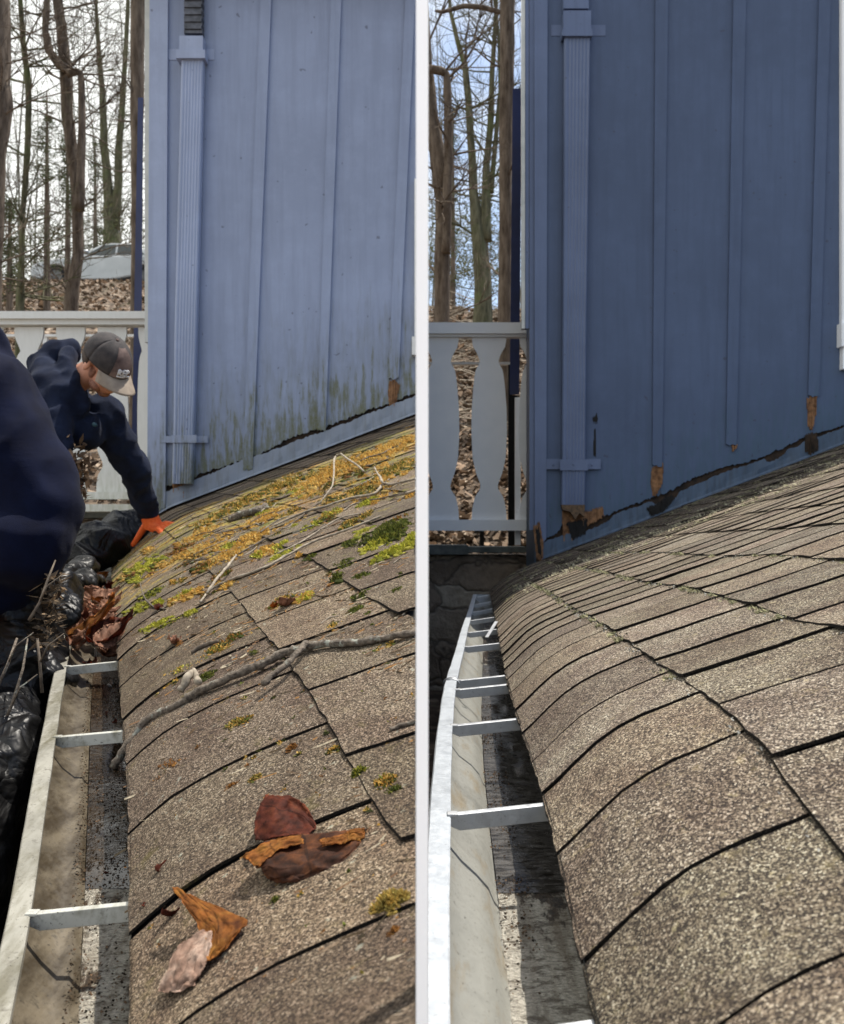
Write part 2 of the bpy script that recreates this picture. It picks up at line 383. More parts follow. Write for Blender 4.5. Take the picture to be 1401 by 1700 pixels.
k.bump(k.math('ADD', k.math('MULTIPLY', rdg(6, .8), 2.2), k.math('MULTIPLY', rdg(17, .6), .5)), .8, .03)
M['bag'] = k.fin((.0035,.0035,.004), .42, 0, .28)
M['carpaint'] = simple('silver_car_paint', (.33,.35,.36), (.42,.44,.45), 2, .3, .45)
M['glass'] = simple('tinted_glass', (.015,.02,.02), (.04,.05,.05), 1, .12)
M['tyre'] = simple('tyre_rubber', (.01,.01,.01), (.02,.02,.02), 20, .9)
M['rim'] = simple('grey_alloy', (.05,.05,.05), (.14,.14,.14), 5, .35, .7)
M['lamp'] = simple('headlight_glass', (.35,.37,.38), (.6,.62,.63), 4, .15)
M['post'] = simple('bright_white_paint', (.97,.97,.97), (.98,.98,.98), 5, .6)
M['corrode'] = simple('corroded_spout', (.05,.035,.022), (.17,.10,.05), 45, .8, bs=150)
M['elbow'] = simple('dark_weathered_pipe', (.035,.04,.05), (.11,.12,.15), 30, .6)
M['galv'] = simple('wire_metal', (.35,.36,.37), (.5,.51,.52), 40, .4, .6)

# ------------------------------------------------------------------ roof and gutter geometry shared by the two houses
GW = .127
SIDE = {}
SIDE['L'] = dict(
    Z=[.60, .86, 1.06, 1.30, 1.60, 2.10, 3.0, 4.2, 5.6],
    lip=[(-60,1990),(16,1700),(50,1515),(75,1340),(92,1222),(110,1103),(128,1020),(143,968),(150,935)],
    eave=[(236,1960),(236,1670),(231,1490),(228,1320),(214,1205),(203,1088),(193,1005),(189,955),(187,922)],
    U=[0,.026,.06,.10,.16,.253,.35,.5,1,6], H=[0,.026,.051,.075,.105,.144,.180,.236,.426,2.33], far=.10, Zw=5.6,
    courses=[-.012,.253,.44], cstep=.19, slot0=.99, sstep=.222, sign=-1)
SIDE['R'] = dict(
    Z=[.50, .74, .90, 1.11, 1.6, 2.03, 2.93, 3.55, 4.7, 6.6],
    lip=[(738,2080),(745,1700),(745.5,1500),(746,1341),(750,1203),(756,1135),(771,1073),(776,1045),(783,1020),(791,987)],
    eave=[(1120,2020),(1003,1660),(955,1448),(918,1318),(868,1184),(848,1120),(835,1062),(829,1035),(822,1010),(815,980)],
    U=[0,.026,.056,.1,.187,.3,.5,1,6], H=[0,.027,.057,.086,.125,.164,.236,.427,2.35], far=.03, Zw=6.6,
    courses=[-.012,.187,.387], cstep=.195, slot0=.79-.175*2, sstep=.175, sign=1)
def lipP(s, Z): x, y = interp(SIDE[s]['Z'], SIDE[s]['lip'], Z); return P(x, y, Z)
def eaveP(s, Z): x, y = interp(SIDE[s]['Z'], SIDE[s]['eave'], Z); return P(x, y, Z)
def lipS(s, Z):  # smoothed
    return (lipP(s, Z-.12*Z)+lipP(s, Z)*2+lipP(s, Z+.12*Z))/4 if Z < SIDE[s]['Zw']*.85 else lipP(s, Z)
def smoothed(fn, s, Z):
    d = .10*Z; a = fn(s, Z-d); b = fn(s, Z); c = fn(s, Z+d); v = (a+b*2+c)/4; v.y = Z; return v
def LIP(s, Z): return smoothed(lipP, s, Z)
def EAVE(s, Z): return smoothed(eaveP, s, Z)
def prof(s, u, Z):
    S = SIDE[s]
    d = .012
    h = (interp(S['U'], S['H'], max(u-d, -.02))+interp(S['U'], S['H'], u)+interp(S['U'], S['H'], u+d))/3
    return h+S['far']*ss(1.0, S['Zw'], Z)*ss(0, .4, u)
def roof(s, u, Z, off=0.):
    e = EAVE(s, Z)
    if s == 'L' and e.x+u > -.0072*Z: u = -.0072*Z-e.x
    return Vector((e.x+u, Z, e.z+prof(s, u, Z)+off))
def roofpx(s, x, y, off=0.):
    lo, hi = .45, SIDE[s]['Zw']+.3
    def yy(Z):
        e = EAVE(s, Z); X = (x-CX)/F*Z; q = roof(s, X-e.x, Z); return CY-q.z*F/Z
    for _ in range(40):
        m = (lo+hi)/2
        if yy(m) > y: lo = m
        else: hi = m
    Z = (lo+hi)/2; e = EAVE(s, Z); X = (x-CX)/F*Z
    return roof(s, X-e.x, Z, off)
def clampx(s, v):
    if s == 'L' and v.x > -.0072*v.y: v.x = -.0072*v.y
    if s == 'R' and v.x < .0071*v.y: v.x = .0071*v.y
    return v
def wallz(s, X):
    Z = SIDE[s]['Zw']; e = EAVE(s, Z); return e.z+prof(s, X-e.x, Z)

def make_roof(s, house, mat):
    S = SIDE[s]; rn = random.Random(3 if s == 'L' else 5)
    Z0, Z1 = .42, S['Zw']-.004
    xr = -.0025 if s == 'L' else 4.2
    # underlay
    mb = MB(); us = [-.008+.0, .03, .06, .1, .15, .2, .3, .45, .7, 1, 1.5, 2.2, 3, 4, 4.6]
    rows = []
    n = 60
    for i in range(n+1):
        Z = Z0*(Z1/Z0)**(i/n); rows.append([clampx(s, roof(s, u, Z, -.004)) for u in us])
    mb.grid(rows)
    base = build(mb, 'roof', M['felt'], house, True)
    # drip edge and fascia behind the gutter
    mb = MB(); rows = []
    for i in range(n+1):
        Z = Z0*(Z1/Z0)**(i/n); e = EAVE(s, Z)
        rows.append([Vector((e.x-.010, Z, e.z-.001)), Vector((e.x-.010, Z, e.z-.008)), Vector((e.x+.012, Z, e.z-.011)), Vector((e.x+.028, Z, e.z-.03)), Vector((e.x+.028, Z, e.z-.16)), Vector((e.x+.028, Z, e.z-1.5))])
    mb.grid(rows); build(mb, 'fascia', M['dark'], house)
    # shingle tabs with real slots and butts
    mb = MB(); cs = list(S['courses'])
    while cs[-1] < 4.4: cs.append(cs[-1]+S['cstep']*rn.uniform(.97, 1.03))
    for ci in range(len(cs)-1):
        ua, ub = cs[ci], cs[ci+1]+.015
        offs = (0, .5, .25, .75)[ci % 4]*S['sstep']
        Z = S['slot0']+offs-S['sstep']*2; k = 0
        wob = rn.uniform(0, 50)
        while Z < Z1:
            za, zb = Z, min(Z+S['sstep']*rn.uniform(.985, 1.015), Z1); Z = Z+S['sstep']
            zb = min(Z, Z1)
            if zb <= Z0 or zb-za < .01: continue
            za = max(za, Z0)
            gap = rn.uniform(.0012, .0026)
            if s == 'L' and rn.random() < .25: gap = .0012
            if EAVE(s, (za+zb)/2).x+ua > xr: continue
            nn = 9 if za < 3 else 4; mm = 8 if za < 3 else 4
            tone = rn.uniform(.76, 1.14); tint = (tone*rn.uniform(.97,1.03), tone, tone*rn.uniform(.95,1.03))
            lift = rn.uniform(.0035, .0055); curl = rn.uniform(-.001, .002); step = (rn.uniform(.0026, .0068) if s == 'R' else rn.uniform(.0018, .0056)) if rn.random() > .18 else .0012
            top = []; bot = []
            for j in range(nn+1):
                v = j/nn; zz = lerp(za+gap, zb-gap, v); rt = []; rb = []
                for i in range(mm+1):
                    u = lerp(ua, ub, (i/mm)**1.15)
                    t = i/mm
                    if i == 0: u += .0028*fbm(zz*30, wob)+.0012*fbm(zz*140, wob)
                    zj = zz
                    if j in (0, nn): zj += .0013*fbm(u*60, za*9+j, 1)+.0007*fbm(u*300, za*9+j, 2)
                    off = lerp(lift, .0004, t)+curl*(abs(v-.5)*2)**3*(1-t)
                    off += step*(1-v)*(1-t*.35)
                    off += .0016*fbm(u*7, zz*7, 3)+.0006*fbm(u*40, zz*40, 4)
                    p = roof(s, u, zj, off); rt.append(clampx(s, p)); q = p.copy(); q.z -= .0042 if i == 0 or j in (0, nn) else .0042
                    rb.append(clampx(s, q))
                top.append(rt); bot.append(rb)
            mb.grid(list(reversed(top)), tint)
            dk = (.05, .045, .04)  # shade on the butt and slot faces put into the tint
            mb.grid([top[0], bot[0]], dk); mb.grid([bot[-1], top[-1]], dk)
            mb.grid([[r[0] for r in bot], [r[0] for r in top]], dk)
    build(mb, 'shingles', mat, base, True)
    return base

def gutter(s, house, mlip, min_, mfl, mh, hangers):
    S = SIDE[s]; Z0, Z1 = .42, S['Zw']-.02; n = 70
    Zs = [Z0*(Z1/Z0)**(i/n) for i in range(n+1)]
    DP = .024 if s == 'L' else 0
    def wid(Z): return (EAVE(s, Z).x-LIP(s, Z).x)
    def pt(Z, a, b, wob=0.):
        l = LIP(s, Z); x = l.x+a; 
        v = Vector((x+wob*.0015*fbm(Z*5, a*40), Z, l.z+b)); return clampx(s, v) if s == 'R' else v
    lip = MB(); lip.grid([[pt(Z, a, b, 1) for a, b in ((.001,-.010),(.001,.0),(-.001,.0012),(-.024,.0012),(-.026,-.001),(-.026,-.014),(-.023,-.018))] for Z in Zs])
    g = build(lip, 'gutter', mlip, house, False)
    inn = MB(); inn.grid([[pt(Z, a, b, 1.5) for a, b in ((.0005,-.009),(-.006,-.011),(-.008,-.018),(-.002,-.034),(.013,-.052),(.034,-.068),(.048,-.083+DP*.6),(.055,-.098+DP*.9),(.060,-.104+DP))] for Z in Zs])
    build(inn, 'trough_face', min_, g, True)
    out = MB(); out.grid([[pt(Z, a, b) for a, b in ((-.026,-.014),(-.024,-.03),(-.012,-.052),(.012,-.075),(.035,-.095),(.05,-.108),(.15,-.108))] for Z in Zs])
    build(out, 'trough_outside', M['g_lip_r'] if s == 'R' else M['g_lip_l'], g, True)
    fl = MB(); fl.grid([[pt(Z, .060+(.105)*j/12, -.104+DP+.0012*fbm(Z*14, j*.7)-.0008) for j in range(13)]+[Vector((EAVE(s,Z).x+.027, Z, LIP(s,Z).z+.03))] for Z in [Z0*(Z1/Z0)**(i/240) for i in range(241)]])
    build(fl, 'trough_floor', mfl, g, True)
    cap = MB(); prof_ = [(-.026,0),(0,0),(.165,.0),(.165,-.106),(.05,-.106),(-.02,-.05)]
    cap.add([pt(Z1, a, b) for a, b in prof_]+[pt(Z1, a, b)+Vector((0,.003,0)) for a, b in prof_], [tuple(range(6)), tuple(reversed(range(6,12)))]+[(i,(i+1)%6,(i+1)%6+6,i+6) for i in range(6)])
    build(cap, 'end_cap', mlip, g)
    for Z in hangers:
        a = LIP(s, Z)+Vector((-.002, 0, -.001)); e = EAVE(s, Z); b = Vector((e.x+.02, Z+.012, e.z-.008))
        h = MB(); w = .008; t = .017
        d = (b-a); 
        q0, q1, q2 = a, a+d*.12, b
        for p, q in ((a, b),):
            # channel: top strip plus deep web facing the viewer
            vs = []
            for e_, hh in ((a, .012), (a+d*.1, .02), (b, .02)):
                vs += [e_+Vector((0,-w/2,0)), e_+Vector((0,w/2,.0015)), e_+Vector((0,w/2,-.003)), e_+Vector((0,-w/2+.0018,-.0035)), e_+Vector((0,-w/2+.0018,-hh)), e_+Vector((0,-w/2,-hh))]
            fs = [(0,1,2,3,4,5)[::-1], tuple(12+i for i in range(6))]
            for L in (0, 6):
                fs += [(L+i, L+(i+1)%6, L+6+(i+1)%6, L+6+i) for i in range(6)]
            h.add(vs, fs)
        h.box((a.x-.001, Z-.007, a.z-.0005), (a.x+.012, Z+.007, a.z+.003))
        o = build(h, 'hanger', mh, g)
        bv = o.modifiers.new('b', 'BEVEL'); bv.width = .0007; bv.segments = 2; bv.limit_method = 'ANGLE'
    return g

# ------------------------------------------------------------------ house wall assemblies
def vboard(mb, s, x0t, x1t, x0b, x1b, yt, yb, Z, proud, jag=0, rn=rnd):
    # upright board in the wall plane: pixel edges at top and bottom, standing proud of the wall
    a, b, c, d = P(x0b, yb, Z), P(x1b, yb, Z), P(x1t, yt, Z), P(x0t, yt, Z)
    k = Vector((0, proud, 0))
    n = 5 if jag else 1
    if not jag:
        mb.hexa([a-k, b-k, b, a, d-k, c-k, c, d]); return
    bs = [a.lerp(b, i/n)+Vector((0,0,rn.uniform(0, jag))) for i in range(n+1)]; ts = [d.lerp(c, i/n) for i in range(n+1)]
    mb.grid([[p-k for p in bs], [p-k for p in ts]]); mb.grid([[p for p in ts], [p-k for p in ts]][::-1])
    mb.grid([[bs[0], bs[0]-k], [ts[0], ts[0]-k]]); mb.grid([[bs[-1]-k, bs[-1]], [ts[-1]-k, ts[-1]]])
    mb.grid([[p for p in bs], [p-k for p in bs]])

def wall(s, house, mats, xl, xr, ztop, depth=2.4):
    """siding sheet with ragged foot, dark sheathing behind, flashing at the roof line"""
    S = SIDE[s]; Z = S['Zw']; paint = mats; rn = random.Random(11 if s == 'L' else 12)
    Xl = P(xl, 0, Z).x; Xr = min(P(xr, 0, Z).x, -.0025) if s == 'L' else P(xr, 0, Z).x
    mb = MB(); n = int((Xr-Xl)/.010); bs, ts = [], []
    for i in range(n+1):
        X = lerp(Xl, Xr, i/n); w = wallz(s, X)
        g = .148+.02*fbm(X*2.2, 3)+.010*fbm(X*28, 1)+.007*rn.uniform(-1, 1)
        if s == 'R': g += .02*ss(.6, .9, fbm(X*2.7, 9.3)+.5)+.10*ss(Xl+.52, Xl+.25, X)*ss(Xl+.16, Xl+.24, X)
        bs.append(Vector((X, Z, w+g))); ts.append(Vector((X, Z, ztop)))
    mid = [b.lerp(t, .25) for b, t in zip(bs, ts)]
    mb.grid([bs, mid, ts]); mb.grid([[b+Vector((0,.012,0)) for b in bs], bs])
    w_ = build(mb, 'siding', paint, house)
    mb = MB(); Xd = Xr; mb.box((Xl+.01, Z+.02, -1.3), (Xd, Z+.55, ztop)); mb.box((Xl+(.7 if s=='R' else .01), Z+.551, -1.3), (Xd, Z+depth, ztop)); build(mb, 'sheathing', M['sheath'], house)
    if s == 'L':   # side face of the house
        pass
    mb = MB(); mb.box((Xl, Z+.014, -1.3), (Xl+.009, Z+.55, ztop)); build(mb, 'side_wall', paint, house)
    # flashing
    mb = MB(); rows = []; n = int((Xr-Xl)/.012)
    for i in range(n+1):
        X = lerp(Xl+.04, Xr, i/n); w = wallz(s, X)
        up = .125+.014*fbm(X*3, 7)+.005*rn.uniform(-1, 1)
        if s == 'R': up -= .035*ss(.35, .6, fbm(X*3.1, 4.2)+.25)
        rows.append([Vector((X, Z-.055, w+.007)), Vector((X, Z-.028, w+.012)), Vector((X, Z-.018+.006*fbm(X*9, 2), w+.025)), Vector((X, Z-.016+.007*fbm(X*7, 5), w+.06)), Vector((X, Z-.014+.004*fbm(X*11, 6), w+up)), Vector((X, Z-.006, w+up+.001))])
    mb.grid(rows); build(mb, 'flashing', M['flash_'+s], house)
    return w_

def downspout(s, house, paint, edges, bands, Z, label=None):
    """edges: list of (xl, xr, y); fluted rectangular pipe standing off the wall"""
    mb = MB(); rings = []
    for (xl, xr, y) in edges:
        a, b = P(xl, y, Z-.07), P(xr, y, Z-.07); w = b.x-a.x; nf = 6
        pts = [Vector((a.x, Z-.012, a.z)), Vector((a.x, Z-.064, a.z)), Vector((a.x+.008, Z-.072, a.z))]
        for k in range(nf*2):
            t = .12+.76*k/(nf*2-1)+(0 if k % 2 else 0); pts.append(Vector((a.x+w*t, Z-.072+(.005 if (k//1) % 2 else 0), a.z)))
        pts += [Vector((b.x-.008, Z-.072, a.z)), Vector((b.x, Z-.064, a.z)), Vector((b.x, Z-.012, a.z))]
        rings.append(pts)
    mb.grid(rings); mb.grid([[r[0] for r in rings], [r[-1] for r in rings]])
    d = build(mb, 'downspout', paint, house, label=label)
    return d

# -------- left house
SL, SR = SIDE['L'], SIDE['R']
ZL, ZR = SL['Zw'], SR['Zw']
lineL = (P(299, 0, ZL).x, P(0, 855, ZL).z, .38)
lineR = (P(900, 0, ZR).x, P(0, 932, ZR).z, .385)
M['paint_L'] = mat_paint('blue_paint_bright_exposure', (.27,.325,.47), (.115,.12,.05), lineL, .97)  # lighter base colour carries this half's brighter exposure
M['paint_R'] = mat_paint('blue_paint_dark_exposure', (.080,.114,.200), (.05,.10,.13), lineR, .45)  # same wall colour darkened to carry this half's lower exposure
M['flash_L'] = mat_paint('grey_blue_flashing_paint', (.26,.30,.37), (.10,.10,.07), (lineL[0], lineL[1]-.35, .38), .4)
M['spout_L'] = mat_paint('pale_lavender_spout_paint', (.33,.39,.55), (.12,.125,.07), (lineL[0], lineL[1]-.05, .38), .9, .4)
M['spout_R'] = mat_paint('slate_blue_spout_paint', (.125,.165,.275), (.08,.10,.13), (lineR[0], lineR[1]-.4, .385), .2, .4)
M['flash_R'] = mat_paint('teal_blue_flashing_paint', (.08,.12,.185), (.035,.04,.04), (lineR[0], lineR[1]-.3, .385), .45)

hl = thing('house', 'pale lavender-blue board and batten house with moss and sticks on its roof', 'house', (-1.2, ZL, -1.3))
make_roof('L', hl, M['sh_l'])
gutter('L', hl, M['g_lip_l'], M['g_in_l'], M['fl_l'], M['hang_l'], [1.06, 1.61, 2.12, 4.6, 5.1])
wall('L', hl, M['paint_L'], 255, 705, 3.5)
def batten(s, h, paint, t, b, yb, Z, jag=.02):
    mb = MB(); vboard(mb, s, t[0], t[1], b[0], b[1], -140 if s == 'L' else -700, yb, Z, .02, jag)
    return build(mb, 'batten', paint, h)
def ext(xt, xb, yb, ynew):  # extrapolate an edge known at y=0 and y=yb up to y=ynew
    return xt+(xb-xt)*(ynew-0)/yb
for (t, b, yb) in (((433,451),(404,420),782), ((550,567),(527,541),716), ((673,689),(645,662),632)):
    tt = (ext(t[0], b[0], yb, -140), ext(t[1], b[1], yb, -140)); batten('L', hl, M['paint_L'], tt, b, yb, ZL)
def rot(house, pts, Z, mat='wood', thick=.012, name='rotten_wood'):
    """splintered fibres filling a ragged patch: many narrow upright slivers of uneven depth and length"""
    mb = MB(); rn = random.Random(int(pts[0][0]*7+pts[0][1])); x0, x1 = min(p[0] for p in pts), max(p[0] for p in pts); n = len(pts); x = x0
    while x < x1:
        w_ = rn.uniform(.6, 1.6); xm = x+w_/2; ys = []
        for i in range(n):
            (ax, ay), (bx, by) = pts[i], pts[(i+1) % n]
            if (ax-xm)*(bx-xm) < 0: ys.append(ay+(by-ay)*(xm-ax)/(bx-ax))
        if len(ys) >= 2:
            a, b = min(ys), max(ys); a -= rn.uniform(-1.5, 3); b += rn.uniform(-2.5, 2.5)
            d = rn.uniform(.1, 1)*thick; mid = lerp(a, b, rn.uniform(.3, .7)); k = rn.uniform(-.006, .006)
            for (ya, yb, dd) in ((a, mid, d), (mid, b, clamp(d+k, .001, .05))):
                A, B = P(x, yb, Z), P(x+w_, yb, Z); C, D = P(x+w_+rn.uniform(-.3,.3), ya, Z), P(x, ya, Z); q = Vector((0, dd, 0))
                mb.hexa([A-q, B-q, B, A, D-q, C-q, C, D])
        x += w_
    return build(mb, name, M[mat], house)
rot(hl, [(646,634),(655,630),(664,640),(658,668),(653,676),(646,672),(644,650)], ZL-.002)
rot(hl, [(286,800),(318,800),(316,818),(305,826),(290,822)], ZL-.002)
# corner boards
for (xa, xb_, pr) in ((254,278,.022),(247,255,.012)):
    mb = MB(); vboard(mb, 'L', xa+3, xb_+3, xa-2, xb_-2, -140, 850, ZL, pr, .03); build(mb, 'corner_board', M['spout_L'], hl)
mb = MB(); mb.box((P(236,0,ZL).x, ZL+.05, P(0,565,ZL).z), (P(246,0,ZL).x, ZL+.1, 3.5)); build(mb, 'trim_strip', M['pipe'], hl)
d = downspout('L', hl, M['spout_L'], [(301,337,95),(289,325,560),(288,321,700),(285,318,803)], None, ZL)
# elbow, collar, straps
mb = MB()
for k in range(22):
    y = 52-k*6; a, b = P(304, y, ZL-.09), P(334, y, ZL-.09)
    mb.box((a.x+.003*(k % 2), ZL-.07-.008*(k % 2), a.z+.0005), (b.x-.003*(k % 2), ZL-.012, a.z+.021))
build(mb, 'elbow', M['elbow'], d)
mb = MB(); a, b = P(298, 90, ZL-.08), P(337, 60, ZL-.08); mb.box((a.x, ZL-.085, a.z), (b.x, ZL-.01, b.z))
a, b = P(293, 98, ZL-.08), P(341, 84, ZL-.08); mb.box((a.x, ZL-.092, a.z), (b.x, ZL-.01, b.z)); build(mb, 'collar', M['spout_L'], d)
mb = MB(); a, b = P(280, 100, ZL), P(356, 82, ZL); mb.box((a.x, ZL-.004, a.z), (b.x, ZL-.001, b.z)); build(mb, 'nail_plate', M['spout_L'], d)
mb = MB(); a, b = P(284, 735, ZL-.08), P(326, 722, ZL-.08); mb.box((a.x, ZL-.079, a.z), (b.x, ZL-.074, b.z))
a, b = P(266, 735, ZL-.02), P(345, 724, ZL-.02); mb.box((a.x, ZL-.026, a.z), (b.x, ZL-.021, b.z)); build(mb, 'strap', M['spout_L'], d)
# sliver of window trim at the right end
w = MB(); w.box((P(688,0,ZL).x, ZL-.035, P(0,560,ZL).z), (-.0025, ZL-.001, P(0,300,ZL).z)); win = build(w, 'window', M['white'], hl)
w = MB(); w.box((P(684,0,ZL).x, ZL-.06, P(0,592,ZL).z), (-.0025, ZL-.001, P(0,562,ZL).z)); build(w, 'window_sill', M['white'], win)
mb = MB(); mb.box((P(247,0,ZL).x-.10, ZL-.22, 3.5), (-.0025, ZL+2.5, 3.62)); build(mb, 'soffit', M['paint_L'], hl)

# -------- right house
hr = thing('house', 'dark slate-blue house with bare clean brown shingle roof and rinsed gutter', 'house', (2.2, ZR, -1.3))
make_roof('R', hr, M['sh_r'])
gr_ = gutter('R', hr, M['g_lip_r'], M['g_in_r'], M['fl_r'], M['hang_r'], [.72, 1.11, 1.61, 1.98, 2.13, 2.93, 3.45, 4.2, 4.9, 5.6, 6.3])
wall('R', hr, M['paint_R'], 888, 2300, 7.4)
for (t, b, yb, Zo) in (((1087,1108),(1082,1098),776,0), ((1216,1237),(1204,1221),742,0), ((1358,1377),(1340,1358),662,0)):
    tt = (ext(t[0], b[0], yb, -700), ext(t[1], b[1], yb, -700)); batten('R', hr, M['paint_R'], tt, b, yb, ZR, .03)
rot(hr, [(1082,778),(1101,768),(1100,800),(1093,815),(1084,826),(1080,800)], ZR-.003)
rot(hr, [(1214,735),(1222,733),(1223,745),(1216,752)], ZR-.003)
rot(hr, [(1339,662),(1349,658),(1357,648),(1354,690),(1347,712),(1341,710),(1340,690)], ZR-.003)
rot(hr, [(1336,722),(1356,718),(1358,745),(1345,755),(1336,748)], ZR-.02, 'sheath')
rot(hr, [(1073,845),(1090,836),(1115,822),(1120,828),(1104,848),(1085,862)], ZR-.02, 'dark', .01, 'painted_hole_shade')  # near-black slivers paint the shade inside a hole
rot(hr, [(933,842),(975,850),(1000,842),(1003,856),(985,868),(962,876),(948,905),(934,900)], ZR-.004, 'wood')
rot(hr, [(940,868),(975,862),(972,885),(950,896)], ZR-.018, 'dark', .004, 'painted_hole_shade')
rot(hr, [(885,875),(896,868),(902,905),(900,938),(890,925)], ZR-.03, 'wood')
rot(hr, [(889,880),(895,876),(899,925),(893,915)], ZR-.044, 'dark', .003, 'painted_hole_shade')
rot(hr, [(983,694),(991,688),(993,700),(986,703)], ZR-.001, 'dark', .003, 'painted_hole_shade')
rot(hr, [(986,715),(989,712),(989,757),(985,757)], ZR-.001, 'dark', .003, 'painted_hole_shade')
for (xa, xb_, pr) in ((886,911,.024),):
    mb = MB(); vboard(mb, 'R', xa, xb_-1, xa+1, xb_-5, -700, 905, ZR, pr, .06); build(mb, 'corner_board', M['spout_R'], hr)
for i, (xa, xb_, dz, mt) in enumerate(((866,871.5,.03,'pipe'),(872,878,.025,'spout_R'),(879,887.5,.02,'spout_R'))):
    mb = MB(); mb.box((P(xa,0,ZR+dz-.02).x, ZR+dz-.02, P(0,(545,545,880)[i],ZR).z), (P(xb_,0,ZR+dz-.02).x, ZR+dz+.03, 7.35)); build(mb, 'trim_strip', M[mt], hr)
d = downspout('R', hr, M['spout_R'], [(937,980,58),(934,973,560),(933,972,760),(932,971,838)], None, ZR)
mb = MB()
pts = [P(932,838,ZR-.07),P(971,838,ZR-.07),P(970,858,ZR-.07),P(962,852,ZR-.07),P(955,862,ZR-.07),P(947,850,ZR-.07),P(934,846,ZR-.07)]
n = len(pts); mb.add(pts+[p+Vector((0,.05,0)) for p in pts], [tuple(range(n))[::-1], tuple(range(n,2*n))]+[(i,(i+1)%n,(i+1)%n+n,i+n) for i in range(n)]); build(mb, 'corroded_end', M['corrode'], d)
mb = MB(); a, b = P(935, 57, ZR-.08), P(981, 18, ZR-.08); mb.box((a.x, ZR-.085, a.z), (b.x, ZR-.01, b.z))
a, b = P(933, 61, ZR-.08), P(983, 50, ZR-.08); mb.box((a.x, ZR-.092, a.z), (b.x, ZR-.01, b.z)); build(mb, 'collar', M['spout_R'], d)
mb = MB(); a, b = P(936, 12, ZR-.09), P(978, -120, ZR-.09); mb.box((a.x, ZR-.075, a.z), (b.x, ZR-.012, b.z)); build(mb, 'elbow', M['spout_R'], d)
mb = MB(); a, b = P(915, 60, ZR), P(1005, 42, ZR); mb.box((a.x, ZR-.004, a.z), (b.x, ZR-.001, b.z)); build(mb, 'nail_plate', M['spout_R'], d)
mb = MB(); a, b = P(930, 781, ZR-.08), P(976, 763, ZR-.08); mb.box((a.x, ZR-.081, a.z), (b.x, ZR-.075, b.z))
a, b = P(907, 779, ZR-.02), P(997, 762, ZR-.02); mb.box((a.x, ZR-.026, a.z), (b.x, ZR-.021, b.z))
for px in (920, 952, 985):
    c = P(px, 771, ZR-.08); mb.ell((c.x, ZR-(.083 if px == 952 else .028), c.z), (.008,.004,.008), n=8, m=6)
build(mb, 'strap', M['spout_R'], d)
# window casing at the right
w = MB(); a = P(1393, 540, ZR); b = P(1440, -300, ZR); w.box((a.x, ZR-.04, a.z), (b.x, ZR-.001, b.z)); win = build(w, 'window', M['white_r'], hr)
w = MB(); a = P(1389, 585, ZR); b = P(1500, 540, ZR); w.box((a.x-.0, ZR-.075, a.z+.03), (b.x, ZR-.001, b.z)); w.box((a.x+.02, ZR-.05, a.z-.13), (b.x, ZR-.001, a.z+.03)); build(w, 'window_sill', M['white_r'], win)
w = MB(); a = P(1440, 540, ZR); b = P(1500, -300, ZR); w.box((a.x, ZR-.012, a.z), (b.x, ZR-.003, b.z)); build(w, 'pane', M['glass'], win)
mb = MB(); mb.box((P(886,0,ZR).x-.3, ZR-.25, 7.4), (7.9, ZR+2.5, 7.5)); build(mb, 'soffit', M['paint_R'], hr)

# wire tied round the gutter lip
mb = MB(); Zk = 2.13; l = LIP('R', Zk)
pts = []
for i in range(40):
    a = i/39*math.pi*4.2; pts.append(l+Vector((-.012+.019*math.cos(a), -.012+i*.0009, -.009+.014*math.sin(a))))
pts += [l+Vector((.02,.0,-.02)), l+Vector((.03,-.02,-.035)), l+Vector((.02,-.05,-.02))]
mb.tube(pts, .0018, 6); tag(build(mb, 'wire', M['galv'], smooth=True), 'grey wire twisted around the lip of the rinsed gutter', 'wire')
# aluminium shard lying across a hanger
mb = MB(); a = P(808, 1058, 3.3); b = P(824, 1032, 3.4); mb.bar(a, b, .012, .003); tag(build(mb, 'metal_shard', M['galv']), 'small pointed metal shard across the rinsed gutter', 'shard')

# added white divider between the two roofs; its wedge face catches the sun
mb = MB(); z = .60; x0, x1 = (690.5-CX)/F*z, (711-CX)/F*(z+.03)
mb.add([(x0, z, -1.3), (x1, z+.03, -1.3), (x0, z+.03, -1.3), (x0, z, .40), (x1, z+.03, .40), (x0, z+.03, .40)], [(0,1,4,3),(1,2,5,4),(2,0,3,5),(0,2,1),(3,4,5)])
tag(build(mb, 'white_divider', M['post']), 'slim bright white divider added between the two roofs', 'post')
#PART2
# ------------------------------------------------------------------ ground, masonry, railings
def hillz(X, Y):
    base = -1.3
    t = clamp((Y-7.9)/.5); slope = -.35+(Y-8.4)*.42 if Y > 8.4 else -.35
    rx = ss(-4, -1, X); top = lerp(6.02, 5.5, rx)
    top += clamp((Y-22.6)/5.4)*1.78*(1-rx)
    z = min(slope, top) if Y > 8.4 else slope
    if Y > 30: z = top-.02*min(Y-30, 60)
    return lerp(base, z, t)+(.10*fbm(X*.8, Y*.8) if 8.4 < Y < 24 else 0)
mb = MB(); ys = [-180,-60,-20,-5,0,3,5,6.5,7.6,7.9,8.0,8.1,8.2,8.3,8.4]+[8.8+.6*i for i in range(30)]+[26.8,27.4,28.0,29,30,32,40,50,60,90,160,320]
xs = [-260,-120,-60,-35]+[-26+.9*i for i in range(48)]+[20,30,60,130,260]
mb.grid([[Vector((x, y, hillz(x, y))) for x in xs] for y in ys]); struct(mb, 'ground', M['ground'], smooth=True, label='steep bank of brown leaf litter')
mb = MB(); mb.grid([[Vector((x, y, 7.808)) for x in (-60,-40,-25,-18,-14,-10,-8,-6,-5,-4.2)] for y in (28.05, 29, 30, 32)]); struct(mb, 'road', M['road'], label='road along the top of the bank')
mb = MB()
